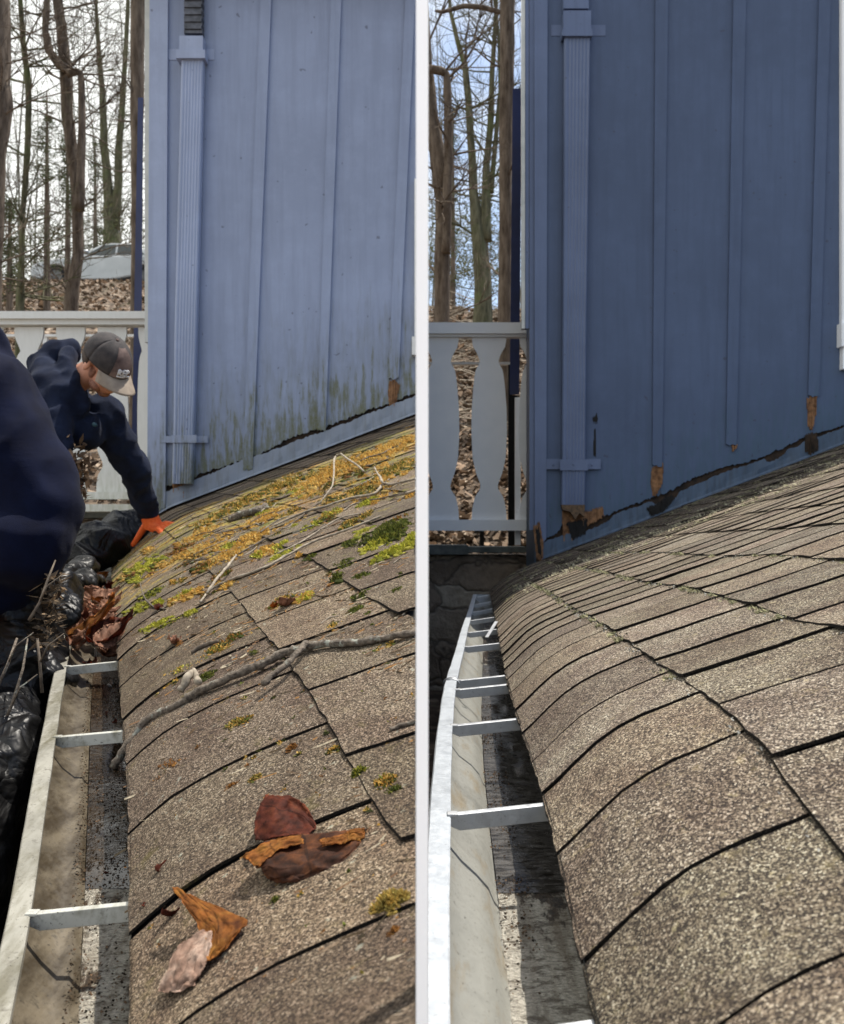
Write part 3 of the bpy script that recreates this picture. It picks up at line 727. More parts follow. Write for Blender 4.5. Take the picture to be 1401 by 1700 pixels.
for i in range(15000):
    Y = rnd.uniform(8.4, 28); X = rnd.choice([rnd.uniform(-.6*Y, -.25*Y), rnd.uniform(-.02*Y, .14*Y)])
    z = hillz(X, Y)+.02; r = rnd.uniform(.03, .07)*(1+Y*.02); a = rnd.uniform(0, 6.28); tl = rnd.uniform(-.9, .9); tl2 = rnd.uniform(-.9, .9)
    u = Vector((math.cos(a), math.sin(a), tl))*r; v = Vector((-math.sin(a), math.cos(a), tl2))*r*.6; c = Vector((X, Y, z+rnd.uniform(0,.05)))
    t = rnd.random(); t *= t; col = (.30*t+.06, .21*t+.042, .145*t+.028)
    mb.add([c-u, c-v, c+u, c+v], [(0,1,2,3)], col)
struct(mb, 'leaf_litter', M['litter'], 'stuff', 'loose dead leaves strewn over the bank')
# dry brush on the bank (right) and fallen branches
def stick_mess(n, x0, x1, y0, y1, Z0, Z1, rn):
    mb = MB()
    for i in range(n):
        Z = rn.uniform(Z0, Z1); p = P(rn.uniform(x0, x1), rn.uniform(y0, y1), Z); p.z = hillz(p.x, p.y)+.05+abs(rn.gauss(0,.18))
        a = rn.uniform(-.5, .8)+(math.pi if rn.random() < .5 else 0); L = rn.uniform(.3, 1.1); pts = [p]
        d = Vector((math.cos(a), rn.uniform(-.3,.3), math.sin(a)*.7))
        for k in range(4): d = (d+Vector((rn.uniform(-.3,.3), rn.uniform(-.3,.3), rn.uniform(-.35,.2)))).normalized(); pts.append(pts[-1]+d*L/4)
        r = rn.uniform(.006, .016); mb.tube(pts, [r, r*.9, r*.7, r*.5, r*.25], 4)
    return mb
struct(stick_mess(260, 690, 880, 490, 560, 12, 22, random.Random(4)), 'brush', M['twig2'], 'stuff', 'tangle of pale fallen sticks and brush on the bank')
struct(stick_mess(70, -10, 240, 486, 520, 14, 19, random.Random(5)), 'brush', M['twigdk'], 'stuff', 'dark brambles along the bank below the car')

def retaining(s, Z, xl, xr, ytop, lab):
    t = thing('retaining_wall', lab, 'stone wall', (P((xl+xr)/2, 0, Z).x, Z, -1.3))
    a, b = P(xl, ytop, Z), P(xr, ytop, Z)
    nx, nz = 60, 22; rows = []
    for j in range(nz+1):
        rows.append([Vector((lerp(a.x, b.x, i/nx), Z+.03*fbm(lerp(a.x,b.x,i/nx)*3, j*.3)+.012*fbm(i*.9, j*1.3), lerp(-1.32, a.z, j/nz))) for i in range(nx+1)])
    mb = MB(); mb.grid(rows); mb.box((a.x, Z+.1, -1.3), (b.x, Z+.6, a.z)); mb.box((a.x, Z-.01, a.z-.03), (b.x, Z+.6, a.z-.003)); build(mb, 'masonry', M['stone'], t, True)
    return t
rw = retaining('R', 7.45, 560, 897, 922, 'dark rubble stone wall below the rinsed gutter and railing')
mb = MB(); a = P(700, 921, 7.4); b = P(777, 905, 7.4); mb.box((a.x, 7.33, a.z+.004), (b.x, 7.9, b.z)); a = P(777, 918, 7.4); b = P(874, 908, 7.4); mb.box((a.x, 7.36, a.z+.004), (b.x, 7.9, b.z)); build(mb, 'coping', M['slate'], rw)
rw = retaining('L', 6.9, -300, 262, 862, 'stone wall with slate coping behind the black plastic bag')
mb = MB(); a = P(-200, 861, 6.85); b = P(235, 846, 6.85); mb.box((a.x, 6.75, a.z+.004), (b.x, 7.4, b.z)); build(mb, 'coping', M['slate'], rw)
a = P(-200, 838, 6.6)

def baluster_mb(xc, hw, Z, sx=1.):
    mb = MB(); ys = [h[0] for h in hw]; w = [h[1] for h in hw]
    N = 48; L, Rr = [], []
    for i in range(N+1):
        y = lerp(ys[0], ys[-1], i/N); ww = interp(ys, w, y)*sx
        L.append(P(xc-ww, y, Z)); Rr.append(P(xc+ww, y, Z))
    T = Vector((0, .02, 0))
    mb.grid([[l, r] for l, r in zip(L, Rr)]); mb.grid([[r+T, l+T] for l, r in zip(L, Rr)])
    mb.grid([[l+T, l] for l in L]); mb.grid([[r, r+T] for r in Rr])
    return mb
HW = [(557,29),(575,27),(586,20),(597,16),(603,15),(611,21),(617,23),(640,26),(680,29),(720,29.5),(760,27.5),(785,22),(797,17),(807,14),(812,15),(826,24),(845,28),(863,29)]
rl = thing('railing', 'white railing of flat cut-out balusters beside the dark slate-blue house', 'railing', (.6, 7.3, -.1))
mb = MB(); a = P(600, 556, 7.3); b = P(885, 538, 7.3); mb.box((a.x, 7.24, a.z), (b.x, 7.38, b.z)); mb.box((a.x, 7.27, a.z-.02), (b.x, 7.35, a.z)); build(mb, 'top_rail', M['white_r'], rl)
mb = MB(); a = P(600, 881, 7.3); b = P(884, 863, 7.3); mb.box((a.x, 7.25, a.z), (b.x, 7.36, b.z)); build(mb, 'bottom_rail', M['white_r'], rl)
for xc in (654, 733, 812, 891): build(baluster_mb(xc, HW, 7.3), 'baluster', M['white_r'], rl)
mb = MB(); a = P(855, 905, 7.35); b = P(862, 660, 7.35); mb.box((a.x, 7.34, a.z), (b.x+.01, 7.38, b.z)); build(mb, 'post', M['white_r'], rl)
HWl = [(543,24),(556,24),(566,21),(577,16),(583,14),(590,19),(600,22),(630,25),(680,27),(715,27),(750,24),(765,17),(774,15),(790,24),(805,26),(818,26)]
rl = thing('railing', 'green-stained white railing behind the man in the cap', 'railing', (-2.6, 6.5, -.1))
mb = MB(); a = P(-160, 541, 6.5); b = P(249, 521, 6.5); mb.box((a.x, 6.42, a.z+.035), (b.x, 6.6, b.z)); mb.box((a.x, 6.45, a.z), (b.x, 6.56, a.z+.035)); build(mb, 'top_rail', M['mildew'], rl)
mb = MB(); a = P(-160, 829, 6.5); b = P(249, 817, 6.5); mb.box((a.x, 6.45, a.z), (b.x, 6.56, b.z)); build(mb, 'bottom_rail', M['mildew'], rl)
for xc in (-88, -20, 48, 117, 186, 244): build(baluster_mb(xc, HWl, 6.5, 1. if xc < 200 else .6), 'baluster', M['mildew'], rl)
mb = MB(); a = P(-160, 850, 6.5); b = P(249, 838, 6.5); mb.box((a.x, 6.35, a.z), (b.x, 6.6, b.z)); build(mb, 'sill_board', M['mildew'], rl)
# farther white handrails seen between the balusters
for lab, Z, x0, x1, y in (('white handrail seen between the cut-out balusters of the railing by the slate-blue house', 8.6, 690, 850, 602), ('white handrail seen just above the shoulders of the man in the cap', 8.2, -80, 232, 556)):
    t = thing('handrail', lab, 'handrail', (P((x0+x1)/2, 0, Z).x, Z, -.35))
    mb = MB(); a = P(x0, y+4, Z); b = P(x1, y, Z); mb.box((a.x, Z-.03, a.z), (b.x, Z+.03, b.z)); build(mb, 'rail', M['white'], t)
    for q in (x0+3, x1-3, (x0+x1)/2+(30 if Z > 8.4 else 0)):
        c = P(q, y+4, Z); mb = MB(); mb.box((c.x-.02, Z-.02, hillz(c.x, Z)-.1), (c.x+.02, Z+.02, c.z)); build(mb, 'post', M['dark'] if Z > 8.4 else M['white'], t)
# navy sheets leaning behind each corner
mb = MB(); a, b = P(847, 655, 7.9), P(865, 147, 7.9); mb.hexa([P(846,655,7.9),P(862,655,7.9),P(862,655,7.93),P(846,655,7.93),P(851,147,7.9),P(866,147,7.9),P(866,147,7.93),P(851,147,7.93)])
t = tag(build(mb, 'navy_board', M['navy']), 'tall dark navy board behind the corner of the slate-blue house', 'board')
mb = MB(); mb.hexa([P(848,905,7.9),P(864,905,7.9),P(864,905,7.93),P(848,905,7.93),P(846,656,7.9),P(862,656,7.9),P(862,656,7.93),P(846,656,7.93)]); tag(build(mb, 'dark_screen', M['dark']), 'black panel below the navy board behind the railing', 'panel')
mb = MB(); mb.hexa([P(217,830,7.2),P(233,830,7.2),P(233,830,7.23),P(217,830,7.23),P(229,162,7.2),P(238,162,7.2),P(238,162,7.23),P(229,162,7.23)]); tag(build(mb, 'navy_board', M['navy']), 'narrow royal-navy board behind the corner of the pale lavender house', 'board')

# ------------------------------------------------------------------ trees
def tree(name, label, mat, limbs, nb, rn, twig=1., spread=1., group=None, needles=None, root=None):
    """limbs: list of (Z, [(x,y,r_px),...]) centre lines top to bottom"""
    Z = limbs[0][0]; p0 = P(limbs[0][1][-1][0], 0, Z); gz = hillz(p0.x, Z)
    t = thing(name, label, 'tree', (p0.x, Z, gz), group)
    mb = MB(); tips = []
    for li, (Zl, pts) in enumerate(limbs):
        ps = [P(x, y, Zl) for x, y, r in pts]; rs = [r/F*Zl for _, _, r in pts]
        if root is None or li in root:
            q = ps[-1].copy(); q.z = gz-.2; ps.append(q); rs.append(rs[-1]*1.25)
            # subdivide and roughen and roughen
        P2, R2 = [], []
        for i in range(len(ps)-1):
            for k in range(4):
                u = k/4; v = ps[i].lerp(ps[i+1], u); r = lerp(rs[i], rs[i+1], u)
                P2.append(v+Vector((fbm(v.z*1.5, li*7+Zl), fbm(v.z*1.5, 9+li), 0))*r*.16); R2.append(r*(1+.12*fbm(v.z*3, li+3)))
        P2.append(ps[-1]); R2.append(rs[-1])
        mb.tube(P2, R2, 10); tips.append((P2, R2))
    build(mb, 'trunk', mat, t, True)
    br = MB()
    def grow(p, d, L, r, dep):
        if len(br.f) > 36000: return
        n = 4; pts = [p]; rs = [r]; q = p.copy()
        for i in range(n):
            d = (d+Vector((rn.uniform(-1,1), rn.uniform(-1,1), rn.uniform(-.7,1)))*.28).normalized()
            q = q+d*L/n; pts.append(q.copy()); rs.append(max(r*(1-.8*(i+1)/n), .0022))
        br.tube(pts, rs, 4 if r > .012 else 3, cap=False)
        if dep > 0:
            for k in range(rn.randint(2, 4)):
                i = rn.randint(1, n); dd = (d+Vector((rn.uniform(-1,1), rn.uniform(-1,1), rn.uniform(-.5,1)))*.9).normalized()
                grow(pts[i], dd, L*rn.uniform(.45, .75), rs[i]*.75+.001, dep-1)
    for k in range(nb):
        P2, R2 = rn.choice(tips); i = rn.randrange(0, max(1, len(P2)-4)); a = rn.uniform(0, 6.28)
        d = Vector((math.cos(a), math.sin(a)*.6, rn.uniform(-.1, .9))).normalized()
        grow(P2[i], d, rn.uniform(.6, 1.7)*spread, min(R2[i]*.4, rn.uniform(.01, .03)*twig), 3)
    if br.f: build(br, 'crown', mat, t)
    return t
rt = random.Random(21)
tree('tree', 'thick brown trunk cut by the left frame edge', M['bark'], [(13, [(-8,-160,22),(-4,0,20),(-4,140,20),(0,175,20),(-8,260,17),(-12,420,15),(-14,500,16)])], 26, rt, .8, 1.)
tree('tree', 'slender dark wavy tree between the thick left trunk and the elbowed tree', M['bark2'], [(15, [(33,-160,3.5),(34,0,4),(38,70,4.5),(46,125,5),(48,180,5),(45,260,5),(38,350,4.5),(36,430,5),(33,510,7)])], 44, rt, .8)
tree('tree', 'tree whose trunk crosses an elbow-bent limb above the silver car', M['bark'], [(15, [(92,-160,7),(96,0,8),(103,60,9),(110,120,10),(112,190,9.5),(121,260,9.5),(128,330,9),(130,420,9),(122,470,10),(118,500,12)]), (14.8, [(82,-160,4),(78,0,5),(75,50,5.5),(82,85,7),(98,108,8),(112,116,7)]), (14.6, [(112,122,7),(128,119,5.5),(134,122,5),(135,135,5.5),(136,200,6),(134,280,7),(132,350,8)])], 44, rt, .8, root=(0,))
tree('tree', 'greenish twin-stemmed tree just left of the navy board by the lavender house', M['bark2'], [(35, [(158,-120,2.5),(160,20,3),(164,90,4),(170,150,5),(173,240,6.5),(180,320,8),(184,380,12),(188,430,17)]), (35, [(215,-120,2.5),(212,20,3.5),(207,110,4),(202,190,5),(197,250,6),(196,310,7),(190,380,9)])], 80, rt, root=(0,), spread=1.5)
tree('tree', 'thick dark trunk beside the lavender house corner', M['bark'], [(12, [(230,-160,12),(229,0,12),(228,170,11),(227,300,9),(226,420,8),(226,500,9)])], 7, rt, .7, .5)
tree('tree', 'dark leaning trunk and square-elbow limb by the white divider', M['bark'], [(14, [(700,-160,9),(702,0,9),(708,110,10),(716,190,12),(728,270,14),(734,330,13),(735,400,13),(733,530,14)]), (13.8, [(700,116,6),(716,115,7),(732,118,7),(741,124,6),(743,160,7),(744,250,8),(743,340,8),(740,420,8)])], 26, rt, root=(0,))
tree('tree', 'many-branched twin tree in the gap left of the slate-blue house', M['bark2'], [(19, [(738,-100,2.5),(748,20,3),(760,70,4),(771,105,5),(777,160,6),(783,250,6.5),(786,320,8),(792,380,11),(800,440,14),(802,480,15)]), (19, [(826,-100,3),(823,30,3.5),(817,120,4.5),(814,210,5.5),(808,270,6),(806,330,8),(806,400,11)]), (19, [(818,-20,2),(828,60,2.5),(830,150,3),(822,240,4),(815,320,5)])], 90, rt, root=(0,), spread=1.25)
tree('tree', 'straight mottled trunk against the navy board of the slate-blue house', M['bark'], [(12.5, [(842,-160,12.5),(842,0,12.5),(841,150,12),(839,300,11),(838,430,11),(838,560,12)]), (12.5, [(835,22,4),(800,12,4),(770,10,4),(735,20,3),(722,18,2)])], 10, rt, .8, .6, root=(0,))
mb = MB()
mb = MB()
def evergreen(label, x, y0, y1, Z, wpx, rn):
    base = P(x, y1, Z); base.z = hillz(base.x, Z); top = P(x, y0, Z)
    t = thing('evergreen_tree', label, 'tree', base)
    st = MB(); st.tube([base-Vector((0,0,.2)), base.lerp(top, .5), top], [.09, .06, .015], 7)
    m = MB(); H = (top-base).length
    for k in range(70):
        f = rn.uniform(.06, 1)**.8; c = base.lerp(top, f); a = rn.uniform(0, 6.28); L = wpx/F*Z*(1.15-f)*rn.uniform(.5, 1.1)
        d = Vector((math.cos(a), math.sin(a), rn.uniform(-.25,.1)))
        pts = [c, c+d*L*.5, c+d*L+Vector((0,0,-.12*L))]; st.tube(pts, [.018,.012,.004], 3, cap=False)
        for j in range(60):
            u = rn.uniform(.2, 1); q = c+d*L*u+Vector((rn.gauss(0,.10), rn.gauss(0,.10), rn.gauss(0,.07)-.05))
            if fbm(q.x*1.3, q.z*1.3, q.y) < -.12: continue
            s_ = rn.uniform(.02, .05); aa = rn.uniform(0,6.28); e = Vector((math.cos(aa), math.sin(aa)*.5, rn.uniform(-.5,.3)))*s_; g = Vector((rn.uniform(-.3,.3),rn.uniform(-.3,.3),1))*s_*.28
            tt = rn.uniform(.6, 1.4); m.add([q-e, q-g, q+e, q+g], [(0,1,2,3)], (.070*tt, .085*tt, .035*tt))
    build(st, 'trunk', M['bark'], t); build(m, 'crown', M['needle'], t)
re_ = random.Random(8)
for a in (('wispy olive evergreen behind the slender wavy tree', 78, 150, 480, 22, 55), ('low bushy evergreen near the left edge above the bank', 16, 330, 490, 21, 45), ('thin evergreen straight behind the elbowed tree', 112, 220, 470, 25, 50),
          ('sparse evergreen behind the silver car', 158, 230, 440, 30, 45), ('sparse olive evergreen behind the square-elbow limb', 752, 180, 500, 26, 42), ('faint evergreen behind the many-branched twin tree', 808, 270, 480, 30, 36)): evergreen(*a, re_)
# far wood: thin stems and twigs that read as one mass
mb = MB(); rf = random.Random(77)
for i in range(90):
    Z = rf.uniform(34, 75)
    x = rf.uniform(-60, 330) if rf.random() < .55 else rf.uniform(640, 1000)
    b = P(x, 0, Z); g = hillz(b.x, Z); h = rf.uniform(8, 24); lean = rf.uniform(-.06, .06); r = rf.uniform(.02, .085)
    pts = [Vector((b.x, Z, g-.3))]
    for k in range(1, 7): pts.append(Vector((b.x+lean*h*k/6+rf.uniform(-.2,.2), Z, g+h*k/6)))
    mb.tube(pts, [r*(1-.13*k) for k in range(7)], 5, cap=False)
    for k in range(26):
        j = rf.randint(1, 6); q = pts[j].lerp(pts[j-1], rf.random()); a = rf.uniform(0, 6.28); L = rf.uniform(.8, 3.2)
        d = Vector((math.cos(a), math.sin(a)*.4, rf.uniform(.0, .9))); m_ = q+d*L*.5+Vector((0,0,rf.uniform(-.2,.3))); e = q+d*L
        mb.tube([q, m_, e], [r*.25, r*.16, .012], 3, cap=False)
        for w_ in range(3):
            s0 = q.lerp(e, rf.uniform(.3, 1)); dd = Vector((rf.uniform(-1,1), 0, rf.uniform(-.4,1)))*L*.45; mb.tube([s0, s0+dd], [.014, .007], 3, cap=False)
struct(mb, 'woods', M['bark4'], 'stuff', 'distant bare winter woods')
mb = MB()
for i in range(12000):
    Z = rf.uniform(31, 46); x = rf.choice((rf.uniform(-60, 240), rf.uniform(700, 860))); y = rf.triangular(300, 480, 450)
    q = P(x, y, Z)
    if fbm(q.x*.9, q.z*.9, 4) < -.02: continue
    s_ = rf.uniform(.035, .085); a = rf.uniform(0, 6.28); e = Vector((math.cos(a), 0, math.sin(a)))*s_; g = Vector((-math.sin(a)*.5, .4, math.cos(a)*.5))*s_*.6
    tt = rf.uniform(.6, 1.4); mb.add([q-e, q-g, q+e, q+g], [(0,1,2,3)], (.085*tt, .09*tt, .04*tt))
struct(mb, 'undergrowth', M['needle'], 'stuff', 'thin olive undergrowth in front of the distant woods')

# ------------------------------------------------------------------ silver car on the road
Zc = 29.4
cx0 = P(69, 0, Zc).x; cz = 7.81
car = thing('parked_car', 'silver sedan nosing left on the road above the bank', 'car', (cx0+2.2, Zc, cz))
def cpt(u, h): return (cx0+u, cz+h)
prof_b = [(0,.30),(0,.52),(.06,.66),(.25,.76),(.7,.86),(1.35,.93),(1.5,.95),(3.6,.98),(4.2,.96),(4.45,.9),(4.5,.6),(4.48,.32),(4.3,.22),(.3,.2)]
wd = .86
def slab(mb, poly, y0, y1, inset=0):
    n = len(poly); cxm = sum(p[0] for p in poly)/n
    a = [Vector((cx0+u, Zc+y0, cz+h)) for u, h in poly]; b = [Vector((cx0+u, Zc+y1, cz+h)) for u, h in poly]
    mb.add(a+b, [tuple(range(n))[::-1], tuple(range(n, 2*n))]+[(i, (i+1) % n, (i+1) % n+n, i+n) for i in range(n)])
def arch(poly):
    out = []
    for c in (3.62, .82):
        pass
    return poly
body = []
for u, h in prof_b[:12]: body.append((u, h))
body += [(4.1,.2)]+[(3.62+.36*math.cos(a), .30+.36*math.sin(a)) for a in [math.pi*k/8 for k in range(9)]]+[(2.6,.18),(1.3,.18)]+[(.82+.36*math.cos(a), .30+.36*math.sin(a)) for a in [math.pi*k/8 for k in range(9)]]+[(.3,.2)]
mb = MB(); slab(mb, body, -wd, wd); o = build(mb, 'body', M['carpaint'], car); bv = o.modifiers.new('b', 'BEVEL'); bv.width = .07; bv.segments = 4; bv.limit_method = 'ANGLE'; bv.angle_limit = R(50)
mb = MB(); cab = [(1.42,.93),(2.15,1.38),(2.5,1.43),(3.1,1.42),(3.9,.99)]; n = len(cab)
a = [Vector((cx0+u, Zc-wd+.06+(.18 if h > 1 else 0), cz+h)) for u, h in cab]; b = [Vector((cx0+u, Zc+wd-.06-(.18 if h > 1 else 0), cz+h)) for u, h in cab]
mb.add(a+b, [tuple(range(n))[::-1], tuple(range(n, 2*n))]+[(i, (i+1) % n, (i+1) % n+n, i+n) for i in range(n)]); o = build(mb, 'roof', M['carpaint'], car); bv = o.modifiers.new('b', 'BEVEL'); bv.width = .04; bv.segments = 3
def quad(mb, pts): mb.add(pts, [tuple(range(len(pts)))]+[])
mb = MB()
def sidept(u, h):
    t = (h-.95)/.45; return Vector((cx0+u, Zc-wd+.06+.18*clamp((h-.93)/.45)-.03, cz+h))
quad(mb, [sidept(1.75,1.0), sidept(2.65,1.02), sidept(2.65,1.37), sidept(2.25,1.35)]); build(mb, 'window', M['glass'], car)
mb = MB(); quad(mb, [sidept(2.72,1.02), sidept(3.6,1.02), sidept(3.15,1.36), sidept(2.72,1.37)]); build(mb, 'window', M['glass'], car)
mb = MB(); quad(mb, [Vector((cx0+1.5, Zc-.66, cz+1.0)), Vector((cx0+1.5, Zc+.66, cz+1.0)), Vector((cx0+2.09, Zc+.52, cz+1.37)), Vector((cx0+2.09, Zc-.52, cz+1.37))]); build(mb, 'windscreen', M['glass'], car)
for v in mb.v: pass
for (u, sgn) in ((.82,-1),(3.62,-1),(.82,1),(3.62,1)):
    mb = MB(); c = Vector((cx0+u, Zc+sgn*(wd-.09), cz+.30)); mb.tube([c-Vector((0,.1,0)), c+Vector((0,.1,0))], .31, 24); w_ = build(mb, 'wheel', M['tyre'], car)
    mb = MB(); mb.tube([c+Vector((0,sgn*.09,0)), c+Vector((0,sgn*.108,0))], .2, 16); build(mb, 'rim', M['rim'], w_)
mb = MB(); mb.ell((cx0+1.78, Zc-wd-.06, cz+1.05), (.10,.10,.08)); build(mb, 'mirror', M['carpaint'], car, True)
mb = MB(); mb.ell((cx0+.28, Zc-wd+.10, cz+.64), (.26,.13,.085)); build(mb, 'headlight', M['lamp'], car, True)
mb = MB(); mb.ell((cx0+.28, Zc+wd-.10, cz+.64), (.26,.13,.085)); build(mb, 'headlight', M['lamp'], car, True)

# ------------------------------------------------------------------ people
def dress(o, vox, it=5): mod_remesh(o, vox, it)
# the man in the cap, bent over the gutter end
Zm = 4.05
man = thing('person', 'man in grey and brown cap and navy hoodie leaning down to the gutter end', 'person', (P(-40,0,Zm+.4).x, Zm+.5, -1.3))
hd = P(175, 606, Zm-.02)
tv = Vector((.60, -.46, .65)).normalized()          # crown direction
fv = Vector((.55, -.22, -.80)); fv = (fv-tv*fv.dot(tv)).normalized()
sv = fv.cross(tv).normalized()                     # to the right ear side or left
HM = Matrix((sv, fv, tv)).transposed()              # local x side, y face, z up
def H(x, y, z): return hd+HM @ Vector((x, y, z))*1.1
mb = MB()
mb.ell(H(0,-.008,.03), (.076,.097,.092), HM); mb.ell(H(0,.032,-.045), (.058,.068,.070), HM); mb.ell(H(0,.052,-.085), (.034,.036,.026), HM)
mb.ell(H(0,.101,-.028), (.013,.019,.024), HM, 10, 8); mb.ell(H(0,.088,-.062), (.026,.014,.009), HM, 10, 8)
for q in (-1, 1):
    mb.ell(H(q*.077,-.012,-.012), (.010,.020,.034), HM, 10, 8); mb.ell(H(q*.040,.070,-.03), (.022,.018,.022), HM, 10, 8); mb.ell(H(q*.033,.088,.006), (.024,.012,.008), HM, 10, 8)
neck = P(112, 640, Zm+.06); chest = P(85, 668, Zm+.10); pel = P(-75, 790, Zm+.45)
mb.tube([H(0,-.02,-.03), neck], [.056,.062], 14); mb.ell(neck, (.062,)*3)
mb.chain([neck, chest, pel], [.06, .13, .135])
shR = P(92, 700, Zm-.10); elR = P(92, 775, Zm-.18); haR = P(116, 770, Zm-.02)
shL = P(172, 690, Zm+.13); elL = P(224, 780, Zm+.30); palm = roofpx('L', 258, 888, .0); palm = P(255, 874, palm.y); wrL = palm+Vector((-.035, -.03, .075)); wrL = P(245, 850, wrL.y)
for q in ((chest, shR, elR, haR), (chest, shL, elL, wrL)): mb.chain(q, [.08, .055, .042, .034])
kneeL = P(-90, 1010, Zm+.2); kneeR = P(-30, 1010, Zm+.6); 
for kx, ax in ((kneeL, Vector((pel.x-.05, Zm+.45, -1.22))), (kneeR, Vector((pel.x+.18, Zm+.75, -1.22)))): mb.chain([pel, kx, ax], [.10, .065, .045]); mb.ell(ax+Vector((.07,-.02,-.03)), (.13,.05,.045))
body = build(mb, 'body', M['skin'], man, True); mod_remesh(body, .0075, 3)
mb = MB()
mb.chain([P(106,655,Zm+.06), P(86,668,Zm+.10), P(20,725,Zm+.25), pel], [.105, .160, .165, .155])
mb.ell(P(112,705,Zm+.06), (.13,.13,.10)); mb.ell(P(140,715,Zm+.04), (.09,.10,.09))
mb.chain([P(90,650,Zm+.02), shR, elR, P(108,772,Zm-.06)], [.12, .085, .066, .052])
mb.chain([P(118,690,Zm+.12), shL, elL, wrL], [.11, .098, .074, .052])
for t in (.2, .35, .5, .65, .8):       # bunched sleeve folds
    mb.ell(elL.lerp(wrL, t), (.066,.064,.018), None)
hood = [(P(118,582,Zm+.12), .055), (P(96,590,Zm+.10), .072), (P(74,606,Zm+.10), .075), (P(82,640,Zm-.02), .085), (P(106,656,Zm-.06), .080), (P(130,676,Zm-.04), .055)]
mb.chain([P(118,588,Zm+.04), P(110,612,Zm-.02), P(116,640,Zm-.06), P(132,664,Zm-.05)], [.040,.045,.045,.035])
mb.chain([h[0] for h in hood], [h[1] for h in hood])
ho = build(mb, 'hoodie', M['hoodie'], man, True); mod_remesh(ho, .009, 7); mod_disp(ho, 'CLOUDS', .10, .018); mod_disp(ho, 'MUSGRAVE', .10, .014, musgrave_type='RIDGED_MULTIFRACTAL', octaves=1)
mb = MB(); mb.box((0,0,0),(0,0,0)); mb = MB(); c = P(157, 705, Zm-.065); mb.ell(c, (.013,.006,.010), Matrix.Rotation(.5, 3, 'Y')); build(mb, 'chest_print', simple('teal_print', (.008,.03,.05), (.02,.07,.09), 90), ho, True)
mb = MB()
for kx, ax in ((kneeL, Vector((pel.x-.05, Zm+.45, -1.2))), (kneeR, Vector((pel.x+.18, Zm+.75, -1.2)))): mb.chain([pel+Vector((0,0,.03)), kx, ax+Vector((0,0,.08))], [.14, .09, .07])
o = build(mb, 'trousers', M['jeans'], man, True); mod_remesh(o, .014, 4)
# hair below the cap
mb = MB(); rows = []
for i in range(8):
    ph = lerp(-.05, .5, i/7); rows.append([H(.0815*math.cos(ph)*math.cos(a)*1.0, -.008+.1015*math.cos(ph)*math.sin(a), .012-.095*math.sin(ph)*.8) for a in [math.pi*(1.0+k/16) if 1 else 0 for k in range(17)]])
mb.grid(rows); o = build(mb, 'hair', M['hair'], body, True); m_ = o.modifiers.new('s', 'SOLIDIFY'); m_.thickness = .006
m_ = MB()
for q in (-1, 1): m_.ell(H(q*.050,.008,-.030), (.0135,.018,.034), HM, 10, 8); m_.ell(H(q*.034,.040,-.072), (.028,.036,.026), HM, 10, 8)
m_.ell(H(0,.056,-.086), (.036,.036,.027), HM, 10, 8)
build(m_, 'stubble', M['stubble'], body, True)
# cap: crown of panels, faded front, brim, embroidery
cz0 = .022
mb = MB(); rows = []; NA = 40
for i in range(13):
    ph = (i/12)*math.pi/2; rr = math.cos(ph)**.8; zz = cz0+.098*math.sin(ph)
    rows.append([H(.088*rr*math.cos(a), -.004+.108*rr*math.sin(a)-.008*math.sin(ph), zz+.006*math.cos(6*a)*0) for a in [2*math.pi*k/NA for k in range(NA+1)]])
mb.grid(rows[::1]); cap_ = build(mb, 'cap', M['cap'], man, True); m_ = cap_.modifiers.new('s', 'SOLIDIFY'); m_.thickness = -.003
mb = MB(); rows = []
for i in range(11):
    ph = .02+(i/10)*1.25; rr = math.cos(ph)**.8; zz = cz0+.0995*math.sin(ph)
    rows.append([H(.0925*rr*math.cos(a), -.004+.1130*rr*math.sin(a)-.008*math.sin(ph), zz+.002) for a in [math.pi/2+lerp(-.62, .62, k/12)*(1-.25*i/10) for k in range(13)]])
mb.grid(rows); build(mb, 'front_panel', M['capfront'], cap_, True)
mb = MB(); mb.ell(H(0,-.012,cz0+.102), (.008,.008,.005), HM, 8, 6); build(mb, 'button', M['capfront'], cap_, True)
mb = MB(); rows = []; rows2 = []
for i in range(9):
    t = i/8; row = []
    for k in range(21):
        a = math.pi/2+lerp(-1.05, 1.05, k/20); ex = .078*math.cos((a-math.pi/2)*1.35)**.6 if abs((a-math.pi/2)*1.35) < 1.57 else 0
        x = .088*math.cos(a); y = -.004+.108*math.sin(a)
        row.append(H(x*(1+.12*t), y+ex*t, cz0-.002-.030*(abs(x)/.088)**2*t-.018*t))
    rows.append(row)
mb.grid(rows); br = build(mb, 'brim', M['brim'], cap_, True); m_ = br.modifiers.new('s', 'SOLIDIFY'); m_.thickness = .004
mb = MB(); ebr = random.Random(2)
def onfront(a, ph, lift=.0015):
    rr = math.cos(ph)**.8; return H((.0925+lift)*rr*math.cos(a), -.004+(.1130+lift)*rr*math.sin(a)-.008*math.sin(ph), cz0+.0995*math.sin(ph)+lift*.5)
def stroke(pts, w=.004):
    q = [onfront(math.pi/2+a, p) for a, p in pts]; mb.tube(q, w, 6)
for a0, a1, p0, p1 in ((-.30,-.30,.18,.42),(-.30,-.16,.42,.36),(-.16,-.29,.36,.30),(-.29,-.14,.30,.19),(-.08,-.08,.19,.41),(-.08,.05,.41,.41),(-.08,.04,.31,.31),(-.08,.06,.19,.19),(.12,.12,.18,.42),(.12,.26,.42,.34),(.26,.13,.34,.29),(.10,.30,.15,.13),(-.33,.05,.12,.13)):
    stroke([(a0, p0), ((a0+a1)/2, (p0+p1)/2), (a1, p1)], .0042)
build(mb, 'embroidery', M['emb'], cap_, True)
